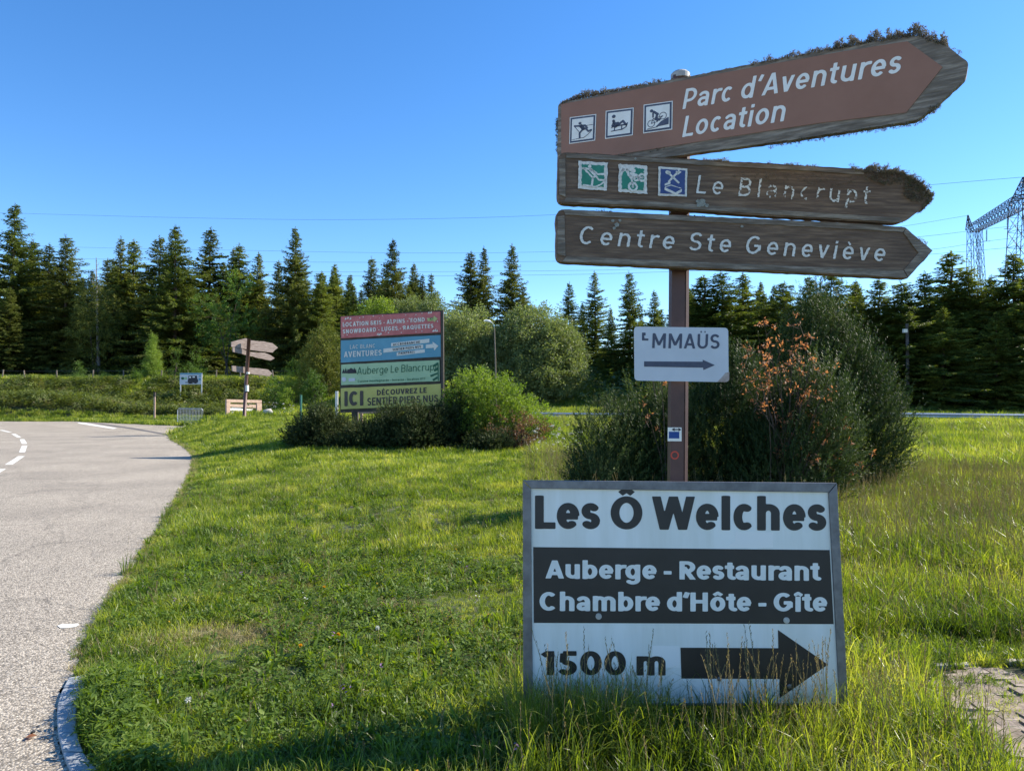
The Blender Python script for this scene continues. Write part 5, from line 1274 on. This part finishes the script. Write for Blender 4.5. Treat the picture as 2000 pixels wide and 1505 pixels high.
def stalks(seed, n, h, spread, head=.10, lean=.25):
    rg = np.random.default_rng(seed); V = []; P = []; M_ = []
    for _ in range(n):
        r = spread*math.sqrt(rg.random()); a = rg.random()*6.283; b = np.array([r*math.cos(a), r*math.sin(a), -.01]); H = h*rg.uniform(.6, 1.1); az = rg.random()*6.283; d = np.array([math.cos(az), math.sin(az), 0])*lean*rg.uniform(.2, 1)
        pts = [b+np.array([0,0,H*t])+d*H*t*t for t in (0,.35,.7,1.0)]; mb = MB(); mb.tube(pts, [.0016,.0013,.001,.0007], 3, cap=False); o = len(V); V += mb.V; P += [tuple(i+o for i in p) for p in mb.P]; M_ += [1]*len(mb.P)
        k = 15; t = np.linspace(1-head/H, 1.02, k); c = np.array([b+np.array([0,0,H*q])+d*H*q*q for q in t]); dd = unit(rand_dirs(k, rg)*.45+np.array([0,0,1.])); v, q = rhomb(c, dd, perp(dd, rg), np.full(k, .014), np.full(k, .0045)); o = len(V); V += [tuple(x) for x in v]; P += [tuple(x+o) for x in q]; M_ += [2]*k
    return V, P, M_
def broad(seed, n, size, h, spread, aspect=.6, rosette=False):
    rg = np.random.default_rng(seed); V = []; P = []; M_ = []
    for _ in range(n):
        r = spread*math.sqrt(rg.random()); a = rg.random()*6.283; b = np.array([r*math.cos(a), r*math.sin(a), h*rg.uniform(.2, 1)]); az = a if rosette else rg.random()*6.283
        d = unit(np.array([math.cos(az), math.sin(az), rg.uniform(-.15, .6)])); s_ = unit(np.cross(d, (0,0,1.))+rg.normal(0, .25, 3)); L = size*rg.uniform(.6, 1.25); W = L*aspect; nn_ = np.cross(s_, d); i0 = len(V)
        V += [b, b+d*L*.35+s_*W*.42+nn_*W*.1, b+d*L*.35-s_*W*.42+nn_*W*.1, b+d*L*.75+s_*W*.36, b+d*L*.75-s_*W*.36, b+d*L-nn_*W*.1, b+d*L*.4, b+d*L*.75-nn_*W*.06]
        P += [(i0, i0+6, i0+1), (i0, i0+2, i0+6), (i0+6, i0+7, i0+3, i0+1), (i0+2, i0+4, i0+7, i0+6), (i0+7, i0+5, i0+3), (i0+4, i0+5, i0+7)]; M_ += [0]*6
    return V, P, M_
def proto(name, parts, mats):
    V = []; P = []; Mi = []
    for v, p, m in parts: o = len(V); V += [tuple(x) for x in v]; P += [tuple(int(i)+o for i in q) for q in p]; Mi += m
    me = mesh_np(name, V, polys=P); me.polygons.foreach_set('material_index', np.array(Mi, dtype=np.int32))
    for m in mats: me.materials.append(m)
    return bpy.data.objects.new(name, me)
def scatter(name, pts, protos, scale, label=None, kind='stuff', tilt=.12):
    """points carry scale, turn and kind; geometry nodes set one plant on each"""
    n = len(pts); me = bpy.data.meshes.new(name); me.vertices.add(n); me.vertices.foreach_set('co', np.asarray(pts, dtype=np.float32).ravel())
    for an, ty, val in (('scl', 'FLOAT', scale), ('idx', 'INT', rng.integers(0, len(protos), n))):
        at_ = me.attributes.new(an, ty, 'POINT'); at_.data.foreach_set('value', np.asarray(val, dtype=np.float32 if ty == 'FLOAT' else np.int32))
    at_ = me.attributes.new('rot', 'FLOAT_VECTOR', 'POINT'); rr = np.stack([rng.normal(0, tilt, n), rng.normal(0, tilt, n), rng.uniform(0, 6.283, n)], 1).astype(np.float32); at_.data.foreach_set('vector', rr.ravel())
    o = bpy.data.objects.new(name, me); COL.objects.link(o); o['kind'] = kind
    if label: o['label'] = label
    ng = bpy.data.node_groups.new(name+'_nodes', 'GeometryNodeTree'); ng.interface.new_socket('Geometry', in_out='INPUT', socket_type='NodeSocketGeometry'); ng.interface.new_socket('Geometry', in_out='OUTPUT', socket_type='NodeSocketGeometry')
    N = ng.nodes; Lk = ng.links; gi = N.new('NodeGroupInput'); go = N.new('NodeGroupOutput'); ip = N.new('GeometryNodeInstanceOnPoints'); m2p = N.new('GeometryNodeMeshToPoints')
    jn = N.new('GeometryNodeGeometryToInstance')
    for p in reversed(protos):
        oi = N.new('GeometryNodeObjectInfo'); oi.inputs['Object'].default_value = p; oi.inputs['As Instance'].default_value = True; Lk.new(oi.outputs['Geometry'], jn.inputs[0])
    def attr(nm, ty): a = N.new('GeometryNodeInputNamedAttribute'); a.data_type = ty; a.inputs['Name'].default_value = nm; return a.outputs['Attribute']
    Lk.new(gi.outputs[0], m2p.inputs[0]); Lk.new(m2p.outputs[0], ip.inputs['Points'])
    if len(protos) > 1:
        j2 = N.new('GeometryNodeJoinGeometry'); N.remove(jn)
        for oi in [q for q in N if q.bl_idname == 'GeometryNodeObjectInfo']: Lk.new(oi.outputs['Geometry'], j2.inputs[0])
        Lk.new(j2.outputs[0], ip.inputs['Instance']); ip.inputs['Pick Instance'].default_value = True; Lk.new(attr('idx', 'INT'), ip.inputs['Instance Index'])
    else: Lk.new(jn.outputs[0], ip.inputs['Instance'])
    e2r = N.new('FunctionNodeEulerToRotation'); Lk.new(attr('rot', 'FLOAT_VECTOR'), e2r.inputs[0]); Lk.new(e2r.outputs[0], ip.inputs['Rotation']); Lk.new(attr('scl', 'FLOAT'), ip.inputs['Scale']); Lk.new(ip.outputs[0], go.inputs[0])
    md = o.modifiers.new('plants', 'NODES'); md.node_group = ng
    return o
def ring_pts(r0, r1, per_m2, half=R(43), back=False):
    """random points on the ground between two distances from the camera"""
    A = half*(r1*r1-r0*r0); n = int(A*per_m2); r = np.sqrt(rng.uniform(r0*r0, r1*r1, n)); a = rng.uniform(-half, half, n); x = r*np.sin(a); y = r*np.cos(a)
    return x, y
mats3 = [M['grass_short'], M['straw'], M['seed']]; matt3 = [M['grass_tall'], M['straw'], M['seed']]
# bare paved patch bottom right, in world coordinates
patch_px = [(1800,1345),(1840,1318),(1900,1305),(2010,1308),(2150,1315),(2250,1500),(2100,1640),(2000,1560),(1960,1500),(1900,1450),(1860,1420),(1835,1385)]
patch = np.array([gp(*p, .02)[:2] for p in patch_px])
def zone(x, y):
    rd = poly_sd(road_poly, x, y); pd = poly_sd(patch, x, y)
    return rd, pd
def tallness(x, y):
    """0 short lawn by the road .. 1 tall meadow on the right and around the board"""
    px = x/np.maximum(y, .5)
    t = np.clip(smooth(-.02, .16, px)*smooth(5.5, 8, y)+smooth(.45, .75, x)*smooth(2.0, 3.0, y), 0, 1)
    t = np.maximum(t, smooth(1.0, .35, np.abs(y-3.35))*smooth(-.35, .1, x)*(x < 2.2))
    t = np.maximum(t, .75*smooth(.0, .2, px)*smooth(8, 11, y))
    path = smooth(.34, .10, np.abs(y-(4.55-.03*x)))*(x > 1.4)*(x < 7)
    return np.clip(t*(1-.85*path)+.25*(vnoise(x, y, .7, 7)-.4), 0, 1)
S_near = [proto('lawn_tuft', [blades(100+i, 16, .085, .0052, .038, .9, 4)], mats3) for i in range(5)]
T_near = [proto('meadow_tuft', [blades(200+i, 15, .24, .0058, .035, .75, 5), stalks(230+i, 1 if i % 2 else 0, .36, .03)], matt3) for i in range(5)]
C_near = [proto('clover_tuft', [broad(300+i, 18, .019, .06, .05, .85)], [M['clover']]) for i in range(5)]+[proto('dandelion_rosette', [blades(320+i, 9, .11, .016, .015, 1.2, 4, 1.2)], [M['clover']]) for i in range(2)]
S_mid = [proto('lawn_clump', [blades(400+i, 38, .13, .0085, .11, .8, 3)], mats3) for i in range(4)]
T_mid = [proto('meadow_clump', [blades(500+i, 40, .34, .0095, .11, .6, 3), stalks(530+i, 2, .50, .1)], matt3) for i in range(4)]
S_far = [proto('lawn_patch', [blades(600+i, 80, .20, .022, .30, .7, 2)], mats3) for i in range(3)]
T_far = [proto('meadow_patch', [blades(700+i, 90, .42, .022, .30, .5, 2)], matt3) for i in range(3)]
def grow(name, x, y, protos, s, keep, label=None, tilt=.12):
    if y.min() < 4: keep = keep & ((y > 4.5) | (x > -.8) | (poly_sd(kerb_poly, x, y) > .012))
    x = x[keep]; y = y[keep]; s = s[keep]; z = zt(x, y); return scatter(name, np.stack([x, y, z], 1), protos, s, label, tilt=tilt)
def edge_keep(rd): return (rd > .0) & (rng.random(len(rd)) < smooth(-.06, .06, rd))
# near
x, y = ring_pts(1.9, 7.5, 640, R(56)); rd, pd = zone(x, y); T = tallness(x, y)*(pd > -.02); pk = (pd > 0) | (vnoise(x, y, 4.0, 21) > .36) & (rng.random(len(x)) < .85); u = rng.random(len(x))
bare = vnoise(x, y, 2.2, 11) > .80
grow('short_grass', x, y, S_near, rng.uniform(.55, 1.15, len(x))*(.45+1.25*vnoise(x, y, 1.0, 5))*smooth(-.25, .15, rd)*(1-.2*(pd < .05)), edge_keep(rd) & pk & (u > T*.85) & ~(bare & (u < .7)))
grow('tall_grass', x+.01, y, T_near, rng.uniform(.5, 1.15, len(x))*(.65+.5*T), edge_keep(rd) & (pd > .03) & (u < T*.75) & ~((x > -.3) & (x < 1.75) & (y < 3.36) & (rng.random(len(x)) < .35)))
k = (vnoise(x, y, 1.1, 13) > .45) & (u < .42) & (T < .6); grow('clover', x+.02, y+.01, C_near, rng.uniform(.7, 1.5, len(x)), (rd > .12) & (pd > .05) & k, tilt=.25)
# ragged fringe along the road and over the kerb
es = np.array(edge_s); es = es[es[:, 1] > 2.0]; seg = np.hypot(*(es[1:]-es[:-1]).T); cum = np.concatenate(([0], np.cumsum(seg)))
nf = 2600; tq = rng.random(nf)**1.0*min(cum[-1], 60); tq = cum[-1]-tq*rng.random(nf)**.6; fx = np.interp(tq, cum, es[:, 0]); fy = np.interp(tq, cum, es[:, 1])
ii_ = np.clip(np.searchsorted(cum, tq)-1, 0, len(es)-2); dv = unit(es[ii_+1]-es[ii_]); nv = np.stack([-dv[:, 1], dv[:, 0]], 1); off = rng.uniform(-.035, .12, nf)*(.4+1.2*vnoise(fx, fy, 3, 31)); onk = (fy < 4.25); off = np.where(onk, off+.11, off)
sgn = np.sign(poly_sd(road_poly, fx+nv[:, 0]*.1, fy+nv[:, 1]*.1))[:, None]; fx = fx+(nv*sgn)[:, 0]*off; fy = fy+(nv*sgn)[:, 1]*off
fringe = [proto('fringe_tuft', [blades(130+i, 14, .075, .005, .04, 1.2, 4)], [M['grass_short'] if i < 3 else M['straw']]) for i in range(5)]
scatter('roadside_fringe_grass', np.stack([fx, fy, np.maximum(zt(fx, fy), .002)], 1), fringe, rng.uniform(.35, 1.0, nf)*(.7+.03*fy), tilt=.35)
kx = []; ky = []
for _ in range(420):
    q = rng.random()**.8; p0 = gp(np.interp(q, [0,.35,.7,1], [171,156,160,205]), np.interp(q, [0,.35,.7,1], [1330,1395,1450,1540])); kx.append(p0[0]+rng.uniform(.03, .27)); ky.append(p0[1])
kx = np.array(kx); ky = np.array(ky); scatter('kerb_side_weeds', np.stack([kx, ky, zt(kx, ky)+.02], 1), [proto('kerb_weed', [broad(140+i, 14, .045, .10, .05, .35), blades(146+i, 8, .15, .007, .04, .9, 4)], [M['clover']]) for i in range(4)], rng.uniform(.5, 1.15, 420)*smooth(.0, .05, kx-kx.min()+.03), tilt=.3)
# dry patches in the lawn
P = []
for cx, cy, r in ((560,1140,.30), (500,1240,.28), (770,1195,.12), (620,1100,.2), (330,1255,.12), (880,1080,.2)):
    g = gp(cx, cy)
    for _ in range(int(900*r)): P.append((g[0]+rng.normal(0, r), g[1]+rng.normal(0, r*.7)))
P = np.array(P); scatter('dry_grass', np.stack([P[:, 0], P[:, 1], zt(P[:, 0], P[:, 1])+.01], 1), [proto('dry_tuft', [blades(150+i, 12, .07, .004, .045, 1.3, 3)], [M['straw']]) for i in range(3)], rng.uniform(.5, 1.1, len(P)), tilt=.4)
# middle
x, y = ring_pts(7.3, 16, 150, R(50)); rd, pd = zone(x, y); T = tallness(x, y); u = rng.random(len(x))
grow('short_grass', x, y, S_mid, rng.uniform(.6, 1.15, len(x))*(.4+1.2*vnoise(x, y, .6, 5))*smooth(-.2, .5, rd), edge_keep(rd) & (u > T*.9))
grow('tall_grass', x, y, T_mid, rng.uniform(.6, 1.1, len(x))*(.55+.5*T), edge_keep(rd) & (u < T*.95))
x, y = ring_pts(7.3, 16, 26); rd, pd = zone(x, y); grow('clover', x, y, C_near, rng.uniform(1.1, 1.8, len(x)), edge_keep(rd) & (vnoise(x, y, .8, 13) > .5) & (tallness(x, y) < .5), tilt=.25)
# far
x, y = ring_pts(15.7, 38, 34, R(48)); rd, pd = zone(x, y); T = tallness(x, y); u = rng.random(len(x))
grow('short_grass', x, y, S_far, rng.uniform(.5, 1.0, len(x))*(.6+.7*vnoise(x, y, .4, 5))*smooth(-.3, .8, rd), edge_keep(rd) & (u > T*.9))
grow('tall_grass', x, y, T_far, rng.uniform(.5, 1.05, len(x))*(.55+.5*T), edge_keep(rd) & (u < T*.95))
x, y = ring_pts(37, 104, 8); rd, pd = zone(x, y); u = rng.random(len(x)); weedz = (x < -12) & (y > 59.5) & (y < 68.6+.8*vnoise(x, y, .3, 4)) & (vnoise(x, y, .22, 8) > .28)
grow('short_grass', x, y, S_far, rng.uniform(1.0, 1.9, len(x)), (rd > .15) & ~weedz)
weed_p = [proto('weed_clump', [broad(800+i, 60, .13, .5, .35, .5)], [M['weed']]) for i in range(3)]
x, y = ring_pts(58, 104, 12); rd, pd = zone(x, y); weedz = (x < -11) & (y > 59.5) & (y < 68.4+.8*vnoise(x, y, .3, 4)) & (vnoise(x, y, .22, 8) > .22)
grow('bank_weeds', x, y, weed_p, rng.uniform(.6, 1.7, len(x)), (rd > 1.5) & weedz, tilt=.3)
# wood floor darkness is real undergrowth
under = [proto('undergrowth_clump', [broad(850+i, 60, .22, 1.0, .6, .5)], [M['weed']]) for i in range(2)]
x, y = ring_pts(40, 95, 2.0); keep = ((x < -10) & (y > 79)) | ((x > 4) & (y > 39) & (y < 60)) | ((x > -10) & (x <= 4) & (y > 56))
grow('undergrowth', x, y, under, rng.uniform(.6, 1.6, len(x)), keep, tilt=.3)
# stalks rising in front of the big board
def board_stalks():
    P = []; 
    for px in list(rng.uniform(1050, 1280, 16))+list(rng.uniform(1370, 1640, 26))+list(rng.uniform(1690, 1960, 12))+[1060,1082,1092,1108,1150,1162,1178,1205,1212,1236,1262,1290,1380,1392,1400,1412,1430,1440,1452,1470,1492,1515,1530,1548,1562,1575,1590,1608,1625,1700,1712,1740,1762,1775,1790,1810,1890]:
        d = rng.uniform(3.08, 3.36); r = ray(px+rng.normal(0, 6), 1420); P.append((r[0]*d/r[1], d, .03))
    pr = [proto('flowering_grass', [stalks(900+i, 2, .44, .015, .11, .22), blades(920+i, 4, .34, .005, .015, .7, 5)], matt3) for i in range(5)]
    return scatter('flowering_grass_stalks', P, pr, rng.uniform(.62, 1.2, len(P)), tilt=.06)
board_stalks()
lx = np.concatenate([rng.uniform(.05, .62, 380), rng.uniform(.62, 1.7, 90)]); ly = rng.uniform(3.14, 3.40, 470)
scatter('long_grass_at_board', np.stack([lx, ly, zt(lx, ly)], 1), [proto('long_tuft', [blades(940+i, 9, .43, .0048, .03, .95, 6, 1.3)], matt3) for i in range(4)], rng.uniform(.45, 1.0, 470)*np.where(lx < .75, 1.0, .7), tilt=.15)

bx = rng.uniform(-75, -12, 90); by = rng.uniform(93, 116, 90); backwood('dark_wood', bx, by, rng.uniform(.70, .95, 90), 'deep dark interior of the spruce wood on the left')
bx = rng.uniform(12, 55, 90); by = rng.uniform(51, 66, 90); backwood('dark_wood', bx, by, rng.uniform(.32, .44, 90), 'deep dark interior of the fir wood on the right')
# ------------------------------------------------------------------ flowers one can count, path edging, pavers
def dandelion(px, py, yellow, h, label, d=None):
    g = gp(px, py, .02); z = Z(g[0], g[1]); t = thing('dandelion', (g[0], g[1], z), label, 'flower', None)
    tp = np.array([g[0]+rng.normal(0, .01), g[1], z+h]); MB().tube([(g[0], g[1], z-.01), (g[0]+.004, g[1], z+h*.5), tp], [.0022, .0018, .0016], 5).build('stem', M['straw'] if not yellow else M['clover'], t)
    n = 70; dd = unit(rand_dirs(n)+np.array([0,0,.9 if yellow else .25])); L = np.full(n, .017 if yellow else .019); V, Q = rhomb(np.repeat([tp], n, 0), dd, perp(dd), L, L*(.32 if yellow else .16)); link_np('flower_head', V, Q, M['yellow_fl'] if yellow else M['white_fl'], t)
dandelion(372, 1402, False, .10, 'white dandelion clock in the grass near the lower left corner')
dandelion(590, 1288, True, .09, 'orange-yellow dandelion in the grass left of the big board, nearest the camera')
dandelion(632, 1168, True, .08, 'yellow dandelion beside the pale bare patch in the lawn')
dandelion(658, 1254, True, .06, 'small half-open yellow dandelion between the other two on the lawn')
dandelion(957, 1212, True, .05, 'small yellow dandelion just left of the big board frame')
dandelion(620, 905, True, .06, 'single yellow flower far back on the lawn below the junipers')
dandelion(740, 1260, False, .12, 'seeding dandelion on a leaning reddish stalk left of the big board')
fpt = proto('white_umbel', [stalks(970, 3, .55, .06, .02), broad(971, 26, .045, .62, .14, .8)], [M['white_fl'], M['straw'], M['white_fl']])
def umb(seed):
    rg = np.random.default_rng(seed); V, P, Mi = stalks(seed, 4, .55, .10, .02, .3); 
    tips = [V[i] for i in range(len(V)) if V[i][2] > .38][:14]
    for tp in tips:
        v, p, m = broad(seed+1, 7, .030, .01, .035, .9); o = len(V); V += [tuple(np.array(q)+np.array(tp)) for q in v]; P += [tuple(i+o for i in q) for q in p]; Mi += [0]*len(p)
    return V, P, Mi
up_ = proto('umbel', [umb(980)], [M['white_fl'], M['clover'], M['white_fl']])
x = []; y = []
for (px, py, d) in [(1045,830,17),(1060,838,16),(1085,826,19),(1092,832,18),(1110,845,15),(1120,830,19),(1128,840,17),(530,795,36),(540,792,36),(560,800,34),(572,798,35),(500,795,37)]:
    for _ in range(3): q = at(px+rng.normal(0, 8), py, d+rng.normal(0, .5)); x.append(q[0]); y.append(q[1])
x = np.array(x); y = np.array(y); scatter('white_umbel_flowers', np.stack([x, y, zt(x, y)], 1), [up_], rng.uniform(.8, 1.3, len(x)))
# dead thatch and nodding seed stems in the lawn
x, y = ring_pts(2.4, 12, 16); rd, pd = zone(x, y); th = [proto('thatch_tuft', [blades(1010+i, 7, .10, .0038, .05, 1.5, 4)], [M['straw']]) for i in range(3)]
grow('dry_thatch', x, y, th, rng.uniform(.6, 1.3, len(x)), (rd > .05) & (pd > -.3) & (vnoise(x, y, 1.3, 51) > .35), tilt=.4)
x, y = ring_pts(2.4, 14, 9); rd, pd = zone(x, y); sh = [proto('seed_stem', [stalks(1020+i, 2, .20, .03, .03, .35)], [M['straw'], M['straw'], M['seed']]) for i in range(4)]
grow('lawn_seed_stems', x, y, sh, rng.uniform(.6, 1.25, len(x)), (rd > .2) & (pd > 0) & (vnoise(x, y, .9, 52) > .4), tilt=.2)
x, y = ring_pts(7, 30, 6); rd, pd = zone(x, y); sh = [proto('tall_seed_stem', [stalks(1030+i, 5, .55, .12, .10, .25)], [M['straw'], M['straw'], M['seed']]) for i in range(3)]
grow('meadow_seed_stems', x, y, sh, rng.uniform(.7, 1.25, len(x)), (rd > .4) & (x/y > .02) & (vnoise(x, y, .5, 53) > .35), tilt=.12)
x, y = ring_pts(2.4, 9, 5); rd, pd = zone(x, y); pl = [proto('plantain', [broad(1040+i, 8, .085, .02, .015, .36, True), stalks(1045+i, 2, .13, .01, .03, .2)], [M['clover'], M['clover'], M['seed']]) for i in range(3)]
grow('plantain_plants', x, y, pl, rng.uniform(.6, 1.2, len(x)), (rd > .1) & (pd > 0) & (x < 1.2), tilt=.15)
# small meadow blossoms
x, y = ring_pts(2.5, 16, 4.5); rd, pd = zone(x, y); k = (rd > .3) & (pd > 0)
mini = [proto('small_blossom', [broad(990+i, 6, .011, .10, .02, .8)], [m]) for i, m in enumerate((M['yellow_fl'], M['purple_fl'], M['straw'], M['white_fl'], M['straw']))]
grow('meadow_blossoms', x, y, mini, rng.uniform(.8, 1.5, len(x)), k)
# withered stems lower middle
dw = [proto('withered_stalk', [stalks(995+i, 3, .13, .05, .012, .3)], [M['straw'], M['straw'], M['seed']]) for i in range(2)]
P = [gp(px, py, .0) for px, py in ((860,1520),(960,1500),(985,1490),(1010,1515),(1050,1530),(940,1530),(690,1500),(1090,1500),(810,1230),(880,1240),(925,1250),(960,1260))]
scatter('withered_stalks', [(p[0], p[1], Z(p[0], p[1])) for p in P], dw, rng.uniform(.8, 1.3, len(P)))
# stone edging of the path on the right
pe = thing('path_edging', gp(1850, 1290, .03), 'broken line of pale edging stones crossing the grass at the right', 'path edging'); pe['kind'] = 'structure'
for (x0, y0), (x1, y1) in (((1700,1297),(1752,1295)), ((1756,1295),(1818,1291.5)), ((1822,1291),(1895,1288)), ((1966,1283.5),(2030,1281)), ((2035,1281),(2110,1278))):
    a = gp(x0, y0, .05); b = gp(x1, y1, .05); c = (a+b)/2; L = np.linalg.norm(b-a)*.97; MB().box((c[0], c[1], .0), (L, .05, .07), math.atan2(b[1]-a[1], b[0]-a[0])).build('edging_stone', M['concrete'], pe, bevel=.008)
# paving slabs lying in the bare patch
pv = thing('paved_patch', (patch[:, 0].mean(), patch[:, 1].mean(), .02), 'worn patch of pale pavers half overgrown by grass in the lower right corner', 'paving'); pv['kind'] = 'structure'
x0, y0 = patch.min(0); x1, y1 = patch.max(0); sx, sy = .115, .10; stone = None
gxx = np.arange(x0, x1+.05, .05); gyy = np.arange(y0, y1+.05, .05); DX, DY = np.meshgrid(gxx, gyy); ok = poly_sd(patch, DX, DY)+.10*(vnoise(DX, DY, 4, 44)-.5)*2 < .02
dz = zt(DX, DY)-.006+.006*vnoise(DX, DY, 14, 45)+.020*vnoise(DX, DY, 3.2, 46); nn2 = len(gxx); qs = []
for j in range(len(gyy)-1):
    for i in range(nn2-1):
        if ok[j, i] and ok[j+1, i] and ok[j, i+1] and ok[j+1, i+1]: qs.append((j*nn2+i, j*nn2+i+1, (j+1)*nn2+i+1, (j+1)*nn2+i))
bs_ = link('bare_soil', mesh_np('bare_soil', np.stack([DX.ravel(), DY.ravel(), dz.ravel()], 1), quads=qs, smooth=True), mat('pale_dirt', (.13,.10,.07), (.33,.26,.20), 9, .95, bump=.6, bscale=50)); meta(bs_, kind='structure')
for j in range(int((y1-y0)/sy)+1):
    for i in range(int((x1-x0)/sx)+1):
        cx = x0+(i+.5*(j % 2))*sx; cy = y0+j*sy
        if cx > 3.4 or poly_sd(patch, [cx], [cy])[0] > -.03 or vnoise(np.array([cx]), np.array([cy]), 2.6, 41)[0] > .68 or rng.random() < .12: continue
        if stone is None:
            mb = MB(); mb.box((0,0,0), (sx-.014, sy-.014, .05)); stone = mesh_np('paver', mb.V, polys=mb.P); stone.materials.append(M['paver'])
        o = bpy.data.objects.new('paver', stone); COL.objects.link(o); o.parent = pv; o.location = Vector((cx, cy, Z(cx, cy)-.009+rng.normal(0, .005)))-pv.location; o.rotation_euler = (rng.normal(0, .04), rng.normal(0, .04), rng.normal(0, .06))
# little things on the road
g = gp(58, 1442); t = MB(); v, q = rhomb(np.array([[g[0]-.02, g[1], .006]]*3), unit(np.array([[1,.1,.15],[.7,.6,.1],[.8,-.4,.2]])), unit(np.array([[-.1,1,.2],[-.6,.7,.1],[.4,.8,.1]])), np.array([.055,.04,.045]), np.array([.03,.022,.02]), .2)
meta(link_np('fallen_leaf', v, q, M['orange']), 'small curled red-brown leaf lying on the road near the kerb', 'leaf')
g = gp(64, 1432); mb = MB(); mb.tube([(g[0]-.008, g[1], .004), (g[0]+.002, g[1], .012), (g[0]+.01, g[1]+.003, .006)], [.006, .008, .004], 7)
meta(mb.build('pebble', M['black'], None), 'tiny dark pebble beside the fallen leaf on the road', 'pebble')
g = at(523, 811, 35.5); mb = MB(); th = 10; c = (g[0], 35.5, Z(g[0], 35.5))
mb.tube([np.array(c)+(-.28,0,.08), np.array(c)+(-.15,0,.16), np.array(c)+(.1,.03,.20), np.array(c)+(.27,0,.10)], [.08,.18,.20,.06], 9)
meta(mb.build('boulder', M['concrete'], None, smooth=True), 'pale rounded boulder in the grass right of the timber stand', 'boulder')
for o in bpy.data.objects:
    if o.type == 'MESH' and o.parent is None and 'kind' not in o and 'category' not in o: o['kind'] = 'stuff'
